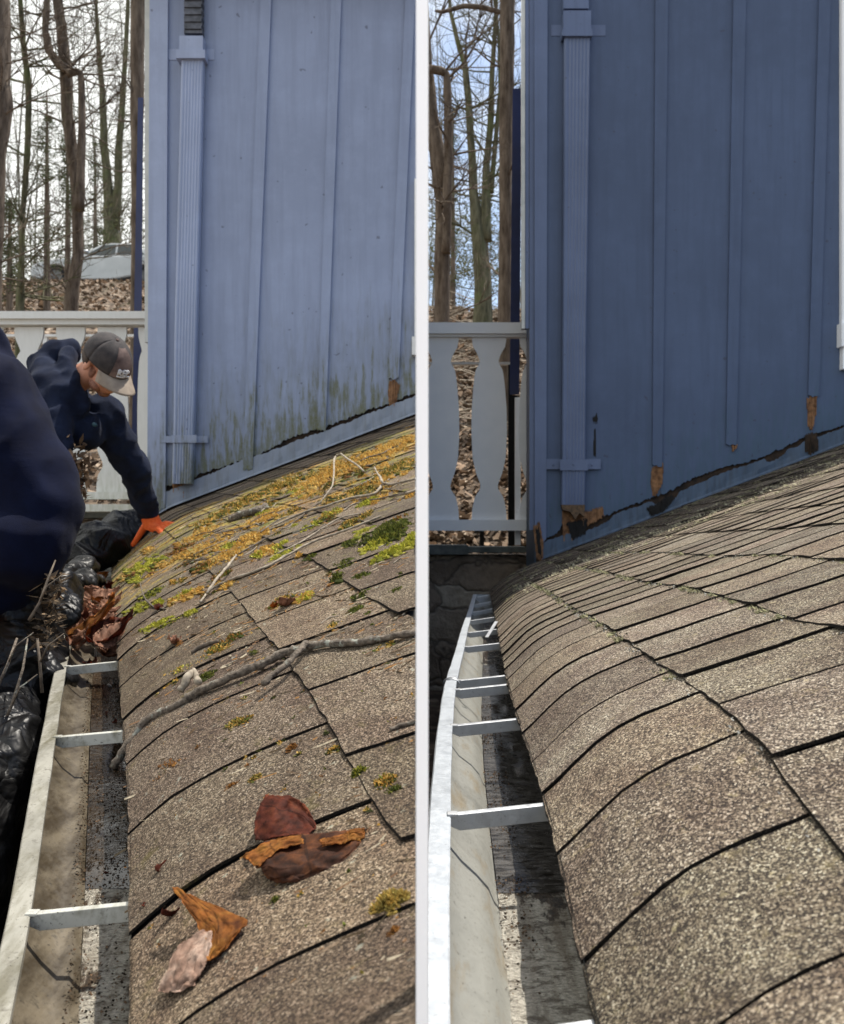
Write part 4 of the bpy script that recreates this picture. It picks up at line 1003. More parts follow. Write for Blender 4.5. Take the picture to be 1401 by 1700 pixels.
# glove with five fingers on the roof edge
def glove(wr, palm, tips, w=.042, knuck=.5, th=None, k_=1.):
    mb = MB(); ax = (palm-wr).normalized(); side = th
    mb.tube([wr-ax*.02, wr+ax*.02, palm], [k_*q_ for q_ in (.036, .034, .036)], 14)
    for k in range(4): mb.ell(palm+side*lerp(-w, w, k/3)*.75, (.017,.017,.017))
    mb.chain([palm-side*w*.7, palm+side*w*.7], [k_*q_ for q_ in (.022,.022)])
    dk = MB()
    for k, tip in enumerate(tips[:4]):
        r0 = palm+side*lerp(-w, w, k/3)*.85+ax*.012; up = Vector((0,-.2,1)).normalized()
        m1 = r0.lerp(tip, .42)+up*.020; m2 = r0.lerp(tip, .76)+up*.012
        mb.chain([r0, m1, m2, tip], [k_*q_ for q_ in (.0125,.0115,.0105,.0088)], 10)
        dk.chain([r0.lerp(m1,.2)-up*.007, m1-up*.008, m2-up*.007, tip-up*.004], [k_*q_ for q_ in (.010,.0095,.009,.0075)], 8)
    r0 = wr.lerp(palm, .45)+side*w*-.8; tip = tips[4]; m1 = r0.lerp(tip, .5)-side*.012
    mb.chain([r0, m1, tip], [k_*q_ for q_ in (.016,.0135,.010)], 10)
    return mb, dk
sdv = Vector((.25, -.95, -.1)).normalized()
def tipz(x, y):
    r_ = roofpx('L', x, y, 0); Z = palm.y+clamp(r_.y-palm.y, -.10, .10); return P(x, y, Z)
tips = [tipz(304, 875), tipz(300, 883), tipz(286, 889), tipz(272, 892), tipz(221, 904)]
mb, dk = glove(wrL, palm, tips, w=.048, th=sdv, k_=1.3)
o = build(mb, 'glove', M['glove'], man, True); mod_remesh(o, .0035, 2)
o2 = build(dk, 'coating', M['glovedk'], o, True); mod_remesh(o2, .0035, 2)
palm2 = P(112, 772, Zm-.05); d2 = Vector((0,0,-1))
mb, dk = glove(P(108,765,Zm-.09), palm2+Vector((.02,0,-.03)), [palm2+Vector((.05+.0*k, -.03+.02*k, -.09)) for k in range(4)]+[palm2+Vector((.06,-.05,-.03))], th=Vector((0,1,0)))
o = build(mb, 'glove', M['glove'], man, True); mod_remesh(o, .0035, 2); o2 = build(dk, 'coating', M['glovedk'], o, True); mod_remesh(o2, .0035, 2)
# clump of wet debris in his near hand
mb = MB(); rc = random.Random(6); c0 = P(124, 775, Zm-.12)
for k in range(170):
    q = c0+Vector((rc.gauss(.01,.03), rc.gauss(0,.03), rc.gauss(-.04,.07))); e = Vector((rc.uniform(-1,1), rc.uniform(-1,1), rc.uniform(-1,1))).normalized()*rc.uniform(.012,.04); g = e.orthogonal().normalized()*rc.uniform(.003,.016)
    t = rc.random(); mb.add([q-e, q-g, q+e, q+g+Vector((0,0,.004))], [(0,1,2,3)], (.06+.3*t*t, .035+.2*t*t, .02+.12*t*t))
tag(build(mb, 'debris_clump', M['litter']), 'ragged clump of wet leaves and twigs in the man\'s near hand', 'debris')

# the near worker, cut off by the frame
Zf = 2.05
m2 = thing('person', 'worker in dark navy fleece at the frame edge holding a black bag', 'person', (P(-330,0,Zf).x, Zf+.1, -1.3))
mb = MB(); nk = P(-60, 560, Zf+.05); ch = P(-120, 740, Zf+.1); pv = P(-230, 1120, Zf+.15); hd2 = P(-95, 455, Zf-.02)
mb.ell(hd2, (.078,.098,.12)); mb.ell(hd2+Vector((.02,-.06,-.05)), (.06,.05,.07)); mb.ell(hd2+Vector((.03,-.108,-.02)), (.013,.018,.02)); 
for q in (-1,1): mb.ell(hd2+Vector((q*.08,0,-.01)), (.01,.02,.032))
mb.tube([hd2+Vector((0,.02,-.06)), nk], [.055,.06], 12); mb.chain([nk, ch, pv], [.07,.15,.14])
s1 = P(-12, 672, Zf); e1 = P(52, 842, Zf-.02); w1 = P(-8, 968, Zf-.02)
s2 = P(-270, 700, Zf+.1); e2 = P(-280, 900, Zf-.05); w2 = P(-120, 1010, Zf-.15)
mb.chain([ch, s1, e1, w1], [.10,.06,.045,.035]); mb.chain([ch, s2, e2, w2], [.10,.06,.045,.035])
kn1 = Vector((pv.x+.12, Zf-.02, -.85)); kn2 = Vector((pv.x-.14, Zf+.1, -.85))
for kx in (kn1, kn2): mb.chain([pv, kx, Vector((kx.x, Zf+.12, -1.24))], [.11,.065,.05]); mb.ell(Vector((kx.x+.02, Zf+.06, -1.26)), (.05,.13,.04))
b2 = build(mb, 'body', M['skin'], m2, True); mod_remesh(b2, .011, 4)
mb = MB(); mb.chain([nk+Vector((0,.02,-.03)), ch, P(-180,930,Zf+.1), pv], [.10,.19,.19,.18])
mb.chain([P(-60,700,Zf+.02), P(-30,668,Zf), e1, w1], [.17,.125,.108,.075]); mb.ell(P(58,815,Zf), (.095,.10,.12)); mb.ell(P(24,900,Zf-.05), (.125,.11,.10))
mb.chain([ch, s2, e2, w2], [.16,.11,.09,.06])
mb.chain([P(-20,600,Zf+.06), P(5,636,Zf+.03), P(-6,700,Zf)], [.055,.055,.09]); mb.ell(P(38,722,Zf), (.05,.08,.085))
o = build(mb, 'fleece', M['hoodie2'], m2, True); mod_remesh(o, .010, 12); mod_disp(o, 'CLOUDS', .2, .03); mod_disp(o, 'MUSGRAVE', .16, .016, musgrave_type='RIDGED_MULTIFRACTAL', octaves=1)
mb = MB()
for kx in (kn1, kn2): mb.chain([pv, kx, Vector((kx.x, Zf+.12, -1.18))], [.16,.1,.08])
o = build(mb, 'trousers', M['jeans'], m2, True); mod_remesh(o, .016, 4)
mb = MB(); mb.ell(hd2+Vector((0,.012,.02)), (.085,.10,.115)); build(mb, 'hair', M['hair'], b2, True)
for wv, pl in ((w1, P(-45, 1010, Zf-.05)), (w2, P(-80, 1030, Zf-.2))):
    tp = [pl+Vector((-.01+.0*k, -.03+.022*k, -.075)) for k in range(4)]+[pl+Vector((.04,-.03,-.05))]
    mb, dk = glove(wv, pl, tp, th=Vector((0,1,0))); o = build(mb, 'glove', M['glove'], m2, True); mod_remesh(o, .004, 2); o2 = build(dk, 'coating', M['glovedk'], o, True); mod_remesh(o2, .004, 2)

# ------------------------------------------------------------------ black bags
def bag(label, blobs, neck, rn, vox=.010, st=.07):
    mb = MB()
    for c, r in blobs: mb.ell(c, r, n=20, m=14)
    if neck: mb.chain(neck[0], neck[1])
    o = build(mb, 'bin_bag', M['bag'], None, False); tag(o, label, 'bag')
    mod_remesh(o, vox, 2); mod_disp(o, 'MUSGRAVE', .26, st*.8, musgrave_type='RIDGED_MULTIFRACTAL', octaves=1)
    mod_disp(o, 'MUSGRAVE', .10, st*.28, musgrave_type='RIDGED_MULTIFRACTAL', octaves=1); return o
rb = random.Random(3)
bag('black plastic sack hanging below the near worker\'s sleeve beside the gutter', [(P(20,1040,2.15), (.11,.12,.13)), (P(4,1150,2.1), (.13,.16,.20)), (P(50,1090,2.2), (.06,.07,.10)), (P(30,1220,1.95), (.07,.08,.12)), (P(-20,1290,1.85), (.13,.16,.20)), (P(-60,1430,1.75), (.12,.15,.22)), (P(80,1000,2.3), (.06,.06,.08)), (P(98,985,2.6), (.05,.12,.07))], ([P(70,985,2.1), P(30,1020,2.1)], [.05,.07]), rb)
bag('shiny black bin bag slumped over the far end of the clogged gutter', [(P(165,905,4.75), (.16,.2,.11)), (P(200,888,4.95), (.12,.16,.12)), (P(140,925,4.6), (.13,.16,.07)), (P(218,872,5.05), (.09,.12,.09))], None, rb, .012, .05)
bag('grey sheen tail of black plastic lying along the gutter lip', [(P(122,968,3.6), (.06,.30,.05)), (P(136,945,4.0), (.05,.2,.05))], None, rb, .01, .04)

# ------------------------------------------------------------------ twigs, leaves, moss
def twigpx(label, pts, mat='twig', h=.006, forks=(), seed=1, group=None, n=8, sub=5, kn=.25):
    rn = random.Random(seed)
    def make(ps):
        q, rr = [], []
        for i in range(len(ps)-1):
            for k in range(sub):
                t = k/sub; g = lambda j, c: ps[max(0, min(len(ps)-1, j))][c]
                cm = lambda c: .5*(2*g(i,c)+(g(i+1,c)-g(i-1,c))*t+(2*g(i-1,c)-5*g(i,c)+4*g(i+1,c)-g(i+2,c))*t*t+(3*g(i,c)-g(i-1,c)-3*g(i+1,c)+g(i+2,c))*t**3)
                q.append((cm(0), cm(1), lerp(ps[i][2], ps[i+1][2], t), lerp(ps[i][3] if len(ps[i]) > 3 else h, ps[i+1][3] if len(ps[i+1]) > 3 else h, t)))
        q.append((*ps[-1][:3], ps[-1][3] if len(ps[-1]) > 3 else h))
        V = []
        for x, y, r, hh in q:
            p = roofpx('L', x, y, 0); rad = r/F*p.y*(.78 if mat == 'twig' else .6); V.append(p+Vector((0,0,hh+rad*.7))+Vector((rn.uniform(-1,1),rn.uniform(-1,1),rn.uniform(-1,1)))*rad*kn); rr.append(rad*(1+rn.uniform(-.12,.14)+(.3 if rn.random() < .12 else 0)))
        m = MB(); m.tube(V, rr, n); return m
    o = build(make(pts), 'twig', M[mat], None, True); tag(o, label, 'twig', group)
    for f in forks: build(make(f), 'fork', M[mat], o, True)
    return o
twigpx('thick lichen-spotted stick, the longest on the roof, reaching into the gutter', [(190,1258,9,-.02),(212,1240,8,.0),(236,1212,8.5,.004),(262,1193,8,.004),(296,1178,8,.004),(322,1163,9,.006),(352,1152,9,.01),(400,1132,9,.01),(440,1115,8.5,.01),(470,1101,10,.01),(500,1092,9,.01),(540,1083,8,.01),(590,1079,8,.008),(632,1070,7,.006),(672,1064,7,.006),(700,1056,7,.006)], forks=[[(508,1092,7,.02),(494,1108,6.5,.02),(476,1126,6,.02),(456,1142,6.5,.02),(436,1158,7,.016)]], seed=3, n=12)
twigpx('curled strip of pale bark hooked on the thick stick', [(300,1170,9,.02),(312,1160,12,.03),(322,1148,6,.035),(330,1158,9,.02)], 'twig2', seed=4)
twigpx('straight thin twig running up the roof above the thick stick', [(332,1008,3),(352,985,3.5),(390,968,3.5),(440,950,3.2),(480,928,3.5),(520,907,3.5),(560,893,3),(600,878,3),(632,864,2.4)], 'twig2', .010, forks=[[(344,1000,4,.02),(362,980,4,.03),(380,962,3.5,.035),(392,948,3,.04)]], seed=5)
twigpx('crooked twig with a raised hook near the top of the mossy roof', [(455,880,2.2),(500,860,3),(540,848,3.2),(580,835,3.2),(620,828,3.5),(636,812,3.8),(652,812,3.4),(690,803,3.2)], 'twig2', .012, forks=[[(530,848,2.4,.02),(552,832,2.6,.05),(555,808,2.8,.10),(566,804,2.8,.11),(604,815,2.4,.06)],[(636,815,3,.02),(622,802,2.6,.05)]], seed=6)
twigpx('short pale twig at the right end of the mossy roof', [(646,832,3.2),(668,828,3.4),(700,818,3)], 'twig2', .01, seed=7)
twigpx('pale grey-green lichen bark scrap lying in orange moss', [(382,868,5),(402,862,8),(420,858,9),(440,848,7)], 'twig', .008, seed=8)
twigpx('dark twig parallel to the crooked twig in the yellow moss', [(396,925,2),(440,900,2.2),(490,870,2.2),(530,838,2)], 'twigdk', .008, seed=9)
twigpx('thin twig crossing the middle of the mossy roof', [(460,925,2),(500,905,2.2),(560,868,2.2),(600,858,1.8)], 'twig2', .008, seed=10)
twigpx('stubby dark twig half buried by the gutter-side moss', [(318,1090,6,.004),(340,1078,7,.004),(362,1070,5.5,.004)], 'twigdk', .004, seed=11)
twigpx('snapped twig at the right edge beside the thick stick', [(648,1222,4.5),(668,1214,5),(690,1208,4)], 'twig', .006, seed=12)
twigpx('fine dark twig hanging over the clogged gutter near the bag', [(233,985,1.5,.03),(240,1002,2,.015),(256,1012,2.5,.005),(275,1015,2,.004)], 'twigdk', .006, seed=13)
rt2 = random.Random(31)
for i in range(16):   # small broken bits
    x = rt2.uniform(300, 670); y = rt2.uniform(840, 1010) if i < 12 else rt2.uniform(1010, 1090)
    dx = rt2.uniform(14, 40); y -= (x-480)*.25
    twigpx('short pale splinter of twig scattered on the mossy shingles', [(x,y,1.6),(x+dx*.5,y-dx*.28+rt2.uniform(-3,3),1.9),(x+dx,y-dx*.45,1.3)], 'twig2', .004, seed=40+i, group='loose splinters on the mossy roof', n=6, sub=3)

def surf_leaf(name, label, mat, ctrl, group=None, parent=None, N=44, rough=.004, seed=0, jag=.06):
    """ctrl: 3D corner loop (list of Vectors) with a centre ridge: rows of equal length control points, smoothly interpolated"""
    rn = random.Random(seed); nr, nc = len(ctrl), len(ctrl[0])
    def cr_(p0, p1, p2, p3, t): return .5*((2*p1)+(p2-p0)*t+(2*p0-5*p1+4*p2-p3)*t*t+(3*p1-p0-3*p2+p3)*t**3)
    def along(lst, t):
        t *= len(lst)-1; i = min(int(t), len(lst)-2); f = t-i
        g = lambda k: lst[max(0, min(len(lst)-1, k))]
        return cr_(g(i-1), g(i), g(i+1), g(i+2), f)
    rows = []; cols = []
    for a in range(N+1):
        u = a/N; line = [along([ctrl[r][c] for r in range(nr)], u) for c in range(nc)]; row = []
        for b in range(N+1):
            v = b/N; p = along(line, v)
            e = min(u, 1-u, v, 1-v)
            chev = abs(((u*1.0+abs(v-.5)*.9)*7) % 1-.5)      # side veins run obliquely from the midrib
            vein = max(0, 1-abs(v-.5)/.022)+max(0, 1-abs(chev-.5)/.07)*.6
            p = p+Vector((fbm(u*5, v*5, seed), fbm(u*5, v*5, seed+9), fbm(u*6, v*6, seed+5)))*rough+Vector((fbm(u*19, v*19, seed), fbm(u*17, v*17, seed+3), fbm(u*21, v*21, seed+7)-vein*.5))*rough*.22
            shade = clamp(.9+.5*fbm(u*8, v*8, seed+2)-vein*.4+(.5 if e < .06 and fbm(u*6, v*6, seed) > 0 else 0), .3, 1.7); cols.append(shade)
            if e < .001:
                cpt_ = along(line, .5); p = p.lerp(cpt_, jag*(.5+1.3*fbm(u*9+seed, v*9)+.8*fbm(u*31+seed, v*31)))
            row.append(p)
        rows.append(row)
    m = MB(); m.grid(rows); m.c = [(cols[i*(N+1)+j],)*3 for i in range(N) for j in range(N)]; o = build(m, name, M[mat], parent, True)
    s_ = o.modifiers.new('s', 'SOLIDIFY'); s_.thickness = .0004
    if label: tag(o, label, 'leaf', group)
    return o
RP = lambda x, y, h=0.: roofpx('L', x, y, h)
def rz(x, y, base):  # point seen at pixel (x,y) at the depth of the roof point under pixel base
    Z = RP(*base).y; return P(x, y, Z)
b1 = (500, 1452)
ZB = RP(*b1).y
def q(x, y, dz=0):
    r_ = roofpx('L', x, y).y; return P(x, y, min(lerp(ZB, r_, .5)-.008, r_-.002)+dz*.7)
l1 = surf_leaf('leaf', 'large folded dead leaf with lit orange edges in the middle of the mossy roof', 'leaf_bk',
   [[q(404,1424,-.005), q(440,1398,.01), q(500,1386,.035), q(550,1382,.03), q(608,1376,.03)],
    [q(420,1436,-.012), q(452,1420,-.008), q(505,1408,.01), q(555,1400,.01), q(603,1388,.02)],
    [q(436,1448,-.012), q(462,1445,-.02), q(510,1432,-.01), q(560,1424,-.005), q(598,1398,.012)],
    [q(446,1464,-.004), q(478,1466,-.006), q(515,1458,-.004), q(555,1446,.0), q(592,1410,.01)]], seed=4, rough=.003)
surf_leaf('lobe', None, 'leaf_dk',
   [[q(424,1398,.02), q(424,1358,.03), q(440,1322,.045), q(446,1322,.05)],
    [q(446,1394,.025), q(456,1360,.02), q(466,1330,.03), q(478,1322,.045)],
    [q(480,1388,.03), q(492,1362,.05), q(496,1342,.06), q(500,1330,.06)],
    [q(512,1386,.035), q(520,1378,.05), q(525,1370,.06), q(516,1352,.065)]], parent=l1, seed=8, rough=.0024)
surf_leaf('edge', None, 'leaf_or',
   [[q(404,1423,-.014), q(430,1404,-.004), q(462,1392,.015), q(500,1386,.022)],
    [q(412,1430,-.018), q(436,1414,-.010), q(466,1400,.005), q(502,1394,.012)],
    [q(428,1440,-.018), q(446,1424,-.014), q(470,1408,-.004), q(506,1400,.004)]], parent=l1, seed=6, rough=.002)
surf_leaf('edge', None, 'leaf_or',
   [[q(530,1394,.0), q(560,1388,.01), q(585,1378,.015), q(606,1375,.02)],
    [q(532,1400,-.004), q(562,1395,.004), q(586,1386,.010), q(606,1386,.02)],
    [q(536,1405,-.004), q(566,1401,.0), q(588,1394,.008), q(600,1396,.016)]], parent=l1, seed=7, rough=.002)
for pts in ([q(436,1440,0), q(470,1452,.0), q(520,1440,.0), q(590,1412,.01), q(622,1398,.012)],):
    m = MB(); m.tube([p-Vector((0,.004,0)) for p in pts], [.0012,.001,.0009,.0009,.0012], 6); build(m, 'stem', M['twigdk'], l1, True)
ZC = RP(330, 1640).y
def q2(x, y, dz=0):
    r_ = roofpx('L', x, y).y; return P(x, y, min(lerp(ZC, r_, .55)-.006, r_-.002)+dz*.7)
l2 = surf_leaf('leaf', 'curled leaf, amber on top and pale pink underneath, nearest the camera', 'leaf_or',
   [[q2(284,1472,.03), q2(300,1478,.03), q2(322,1490,.03), q2(352,1506,.03)],
    [q2(304,1500,.015), q2(330,1506,.01), q2(370,1516,.015), q2(410,1526,.02)],
    [q2(330,1545,.005), q2(352,1545,.0), q2(372,1556,.002), q2(398,1548,.015)],
    [q2(326,1600,.0), q2(340,1598,-.005), q2(354,1590,.0), q2(370,1578,.005)]], seed=14, rough=.0025)
surf_leaf('underside', None, 'leaf_pk',
   [[q2(334,1546,.0), q2(350,1545,.0), q2(352,1560,-.004), q2(350,1580,.0)],
    [q2(300,1566,.004), q2(318,1572,-.01), q2(332,1586,-.01), q2(340,1604,-.004)],
    [q2(278,1606,.0), q2(294,1612,-.014), q2(312,1622,-.012), q2(328,1626,-.006)],
    [q2(264,1644,.004), q2(276,1648,-.01), q2(296,1646,-.01), q2(322,1634,-.004)]], parent=l2, seed=15, rough=.0025)
def small_leaf(label, x, y, r, mat, seed, up=.3, group=None, pos=None):
    rn = random.Random(seed); c = pos if pos is not None else RP(x, y, .004); R_ = r/F*c.y if pos is None else r
    a = rn.uniform(0, 6.28); ux = Vector((math.cos(a), math.sin(a), rn.uniform(-.2, up))); vy = Vector((-math.sin(a), math.cos(a), rn.uniform(0, up+.4)))
    ctrl = []
    for i in range(4):
        s_ = (i-1.5)/1.5; row = []
        for j in range(4):
            t = (j-1.5)/1.5; w_ = 1-.55*abs(s_)**2
            row.append(c+ux*R_*s_+vy*R_*.62*t*w_+Vector((0,0,R_*(.45*t*t+.35*s_*s_+rn.uniform(-.12,.22)))))
        ctrl.append(row)
    return surf_leaf('leaf', label, mat, ctrl, group, N=18, rough=R_*.10, seed=seed, jag=.35)
for (lab, x, y, r, m, s_) in (
    ('tiny dark leaf scrap just above the curled amber leaf', 268, 1450, 11, 'leaf_dk', 1), ('small dark red leaf at the eave beside the nearest hanger', 246, 1512, 11, 'leaf_dk', 2), ('small crumpled grey-brown leaf between the eave and the curled amber leaf', 283, 1528, 15, 'leaf_dk', 33),
    ('dark red pointed leaf beside the bright green moss', 263, 1015, 12, 'leaf_dk', 3), ('star-shaped brown leaf by the dark twig', 290, 1072, 17, 'leaf_br', 4), ('brown leaf caught in the moss clump mid roof', 475, 1010, 17, 'leaf_br', 5), ('small amber leaf tilted below the moss clump mid roof', 455, 1012, 12, 'leaf_or', 6)):
    small_leaf(lab, x, y, r, M and m, s_)
rg = random.Random(12)
Ls = [('leaf_br',)]*3+[('leaf_dk',), ('leaf_or',), ('leaf_pk',)]
for i in range(64):
    Z = rg.triangular(2.15, 4.6, 2.6) if i < 52 else rg.uniform(1.25, 2.1)
    l = LIP('L', Z); e = EAVE('L', Z); t = rg.uniform(.12, .95); hh = rg.uniform(-.05, .035) if Z > 2.15 else -.095
    small_leaf('wet brown leaf in the heap clogging the gutter' if Z > 2.15 else 'dark wet leaf stuck to the trough of the clogged gutter', 0, 0, rg.uniform(.022, .05) if Z > 2.15 else .018, rg.choice(Ls)[0] if Z > 2.15 else 'leaf_dk', 100+i, .7,
               'leaves heaped in the clogged gutter' if Z > 2.15 else 'wet leaves stuck in the clogged gutter', Vector((lerp(l.x, e.x, t), Z, l.z+hh)))
small_leaf('large rust-brown leaf standing at the black bag end of the gutter heap', 0, 0, .085, 'leaf_br', 301, .9, None, P(127, 1005, 2.9)); 
small_leaf('dark brown upright leaf at the near edge of the gutter heap', 0, 0, .06, 'leaf_dk', 302, .9, None, P(182, 1062, 2.3))
small_leaf('amber-edged leaf draped at the near edge of the gutter heap', 0, 0, .06, 'leaf_or', 303, .9, None, P(150, 1050, 2.35))
# silt and debris in both troughs
def silt(s, n, zr, rn, name, lab, dark, wide=(.045, .13)):
    mb = MB()
    for i in range(n):
        Z = rn.uniform(*zr); 
        if fbm(Z*6, 3 if s == 'L' else 8) < rn.uniform(-.35, .25): continue
        l = LIP(s, Z); a = rn.uniform(*wide); z = (-.102 if a > .06 else lerp(-.085, -.103, (a-.045)/.015))+(.024 if s == 'L' else 0)
        c = l+Vector((a, 0, z+rn.uniform(.001,.006))); r = rn.uniform(.0006, .0026); ang = rn.uniform(0, 6.28)
        e = Vector((math.cos(ang), math.sin(ang), rn.uniform(-.4,.4)))*r; g = Vector((-math.sin(ang)*.5, math.cos(ang)*.5, .5))*r
        t = rn.random()**2; mb.add([c-e, c-g, c+e, c+g], [(0,1,2,3)], (dark+.16*t, dark*.8+.10*t, dark*.6+.06*t))
    struct(mb, name, M['moss'], 'stuff', lab, 'debris')
silt('L', 9000, (.6, 2.4), random.Random(5), 'gutter_silt', 'black silt and crumbs in the clogged gutter', .012)
silt('R', 4000, (.8, 2.4), random.Random(6), 'gutter_silt', 'dark silt left in the rinsed gutter', .012, (.058, .10))
# standing water
for s, za, zb, lab in (('L', 1.25, 2.3, 'dark water standing in the clogged gutter'), ('R', 1.13, 3.3, 'dark water standing in the rinsed gutter')):
    mb = MB(); rows = []
    for i in range(50):
        Z = lerp(za, zb, i/49); l = LIP(s, Z); e = EAVE(s, Z); k_ = .0015 if i not in (0, 49) else -.004
        rows.append([Vector((lerp(l.x+.060, e.x+.028, j/8), Z, lerp(LIP(s, za).z, LIP(s, zb).z, i/49)*0+l.z-.100+(.024 if s == 'L' else 0)+k_*(1 if .12 < (fbm(Z*3.1, j*.35)+.6) else -2))) for j in range(9)])
    mb.grid(rows); struct(mb, 'water', M['water_l' if s == 'L' else 'water'], label=lab, smooth=True)

# moss: many fibre tufts grown on patches of the left roof
def moss_patch(mb, x, y, rx, ry, n, cols, rn, hgt=.008, ang=-.42, side='L'):
    if rx > 20 and y < 960: rx *= 1.35; ry *= 1.3
    ca, sa = math.cos(ang), math.sin(ang)
    if hgt >= .004 and n > 90:
        for i in range(int(4+rx*ry/14)):
            a = rn.uniform(0, 6.28); r = rn.random()**.5*.8; dx, dy = r*rx*math.cos(a), r*ry*math.sin(a); X, Y = x+dx*ca-dy*sa, y+dx*sa+dy*ca
            if side == 'L' and X > 684: continue
            if fbm(X*.09, Y*.16, x) < r*.75-.40: continue
            p = roofpx(side, X, Y, 0); q_ = min(ry, 8)/F*p.y*rn.uniform(.5, 1.); c = rn.choice(cols); o_ = len(mb.f)
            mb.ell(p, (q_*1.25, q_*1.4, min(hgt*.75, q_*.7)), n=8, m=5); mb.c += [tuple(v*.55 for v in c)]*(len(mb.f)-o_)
    for i in range(n):
        a = rn.uniform(0, 6.28); r = rn.random()**.62; dx, dy = r*rx*math.cos(a), r*ry*math.sin(a)
        X, Y = x+dx*ca-dy*sa, y+dx*sa+dy*ca
        if side == 'L' and X > 688: continue
        if fbm(X*.09, Y*.16, x) < r*.75-.42: continue
        p = roofpx(side, X, Y, 0)
        k_ = (1-r*r)*.9+.25; h = hgt*k_*rn.uniform(.5, 1.25); w_ = rn.uniform(.0011, .0024)*(.62+.24*p.y)
        base = p+Vector((0,0,h*.55)); t = rn.uniform(.55, 1.35); c = rn.choice(cols); c = (c[0]*t, c[1]*t, c[2]*t)
        d = Vector((rn.uniform(-1,1), rn.uniform(-1,1), rn.uniform(.2,1.1))).normalized()*h*.75; g = d.orthogonal().normalized(); g = Matrix.Rotation(rn.uniform(0,6.28), 3, d.normalized()) @ g*w_
        mb.add([base-g, base+g, base+d*1.0+g*.3, base+d-g*.3], [(0,1,2,3)], c)
        if i % 3 == 0:
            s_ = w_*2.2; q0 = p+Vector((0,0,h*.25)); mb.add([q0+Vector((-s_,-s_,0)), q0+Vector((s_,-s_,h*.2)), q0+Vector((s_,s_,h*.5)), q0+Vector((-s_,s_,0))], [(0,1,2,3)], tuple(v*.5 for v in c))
OR = [(.52,.29,.06),(.60,.38,.10),(.42,.22,.045),(.5,.36,.12)]; YG = [(.30,.30,.03),(.40,.38,.05),(.22,.24,.03),(.46,.42,.07)]; DG = [(.06,.075,.015),(.10,.12,.022),(.15,.15,.03),(.04,.045,.012)]; BR = [(.25,.11,.03),(.33,.16,.04),(.18,.08,.025)]
OG = OR+DG+[(.2,.17,.04)]
rm = random.Random(19)
far = [ # x, y, rx, ry, n, cols, h
 (640,752,60,13,2300,OR,.02),(560,782,70,13,2300,OR+DG[:1],.02),(660,780,40,10,1000,OG,.016),(470,808,60,12,1500,OG,.02),(530,800,50,10,1200,OR,.02),(400,838,50,9,1200,OG,.016),(350,865,40,8,800,OG,.014),(600,815,50,9,900,OG,.014),
 (440,862,44,9,900,OR,.014),(330,892,40,9,900,OR,.014),(420,895,44,10,1100,OR,.014),(375,925,48,12,1500,OR,.014),(345,912,44,12,1100,OR,.012),(300,915,30,8,400,BR,.01),(440,918,24,8,500,OR,.014),(590,868,28,7,800,OG,.012),
 (640,890,42,16,2600,DG,.016),(655,918,38,8,1400,YG,.012),(685,898,16,10,700,YG,.014),(580,905,16,8,400,DG,.010),(520,925,20,6,300,DG,.008),(628,905,34,9,1100,YG,.012),(570,940,24,7,400,DG,.009),(560,962,18,9,600,DG,.012),(600,960,26,7,500,DG,.010),(665,958,10,5,150,DG,.008),
 (240,942,36,12,2000,YG,.012),(262,935,20,8,500,DG+YG,.010),(225,965,16,8,600,YG,.010),(250,990,40,10,1100,YG+DG,.010),(232,1012,34,10,1500,YG,.010),(262,1040,46,8,1700,YG,.010),(300,995,34,9,1400,OR,.010),(325,985,30,8,900,OR,.010),(315,1020,20,5,500,YG,.008),(295,1070,12,7,300,BR,.006),
 (470,1000,36,12,900,OR+DG,.009),(505,995,24,10,700,YG+OR,.010),(450,1010,20,6,200,BR,.006),(600,990,26,7,500,DG,.008),(655,985,22,6,400,DG,.008),(555,1043,20,8,700,DG+OR[:2],.008),(590,1015,22,6,500,DG,.007),(610,1022,14,4,200,DG,.006),(500,1043,8,3,120,DG,.005),
 (360,1082,44,9,1500,OR+DG,.009),(385,1062,34,9,900,DG+BR,.008),(300,1118,40,10,1500,YG+DG+OR,.008),(285,1135,24,6,500,DG+OR,.006),(342,1125,28,7,700,DG,.007),(420,1085,10,5,120,DG,.005),(330,1105,20,5,300,OR,.006),
 (395,1204,36,9,1300,OG,.008),(285,1270,34,9,700,BR,.005),(270,1290,18,6,250,BR,.004),(385,1309,22,7,600,BR,.006),(425,1295,18,6,300,OG,.006),(484,1243,14,6,260,BR,.005),(555,1248,18,6,300,OR+DG,.006),(650,1202,20,7,400,DG+BR,.006),(640,1075,30,6,400,OR+DG,.006),(640,1105,14,4,120,DG,.005),
 (598,1288,22,8,700,DG+YG,.009),(640,1305,30,13,1300,OR+DG,.010),(655,1318,20,8,500,DG,.008),(648,1506,42,13,2200,[(.50,.34,.09),(.42,.30,.08),(.30,.24,.07)],.011),(655,1550,12,5,160,BR,.005),(459,1500,14,7,200,DG,.006),(572,1540,9,5,90,DG,.004),(535,1292,10,4,110,BR,.004),(485,1242,12,5,120,BR,.005),
 (395,1345,8,3,40,DG,.004),(360,1340,6,3,40,DG,.004),(590,1322,8,4,60,DG,.004),(255,1205,20,8,160,BR,.004),(640,1165,14,4,150,BR,.005)]
mb = MB()
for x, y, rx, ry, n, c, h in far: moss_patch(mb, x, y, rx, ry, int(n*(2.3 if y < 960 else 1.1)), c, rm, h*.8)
for i in range(90):
    x = rm.uniform(215, 684); yb = 860-(x-299)*.38; y = yb+rm.triangular(16, 170, 40)
    if x < 330 and y < 890: continue
    moss_patch(mb, x, y, rm.uniform(10, 30), rm.uniform(3, 8), rm.randint(120, 520), rm.choice((OR, OR, OG, DG+BR, YG)), rm, rm.uniform(.006, .013))
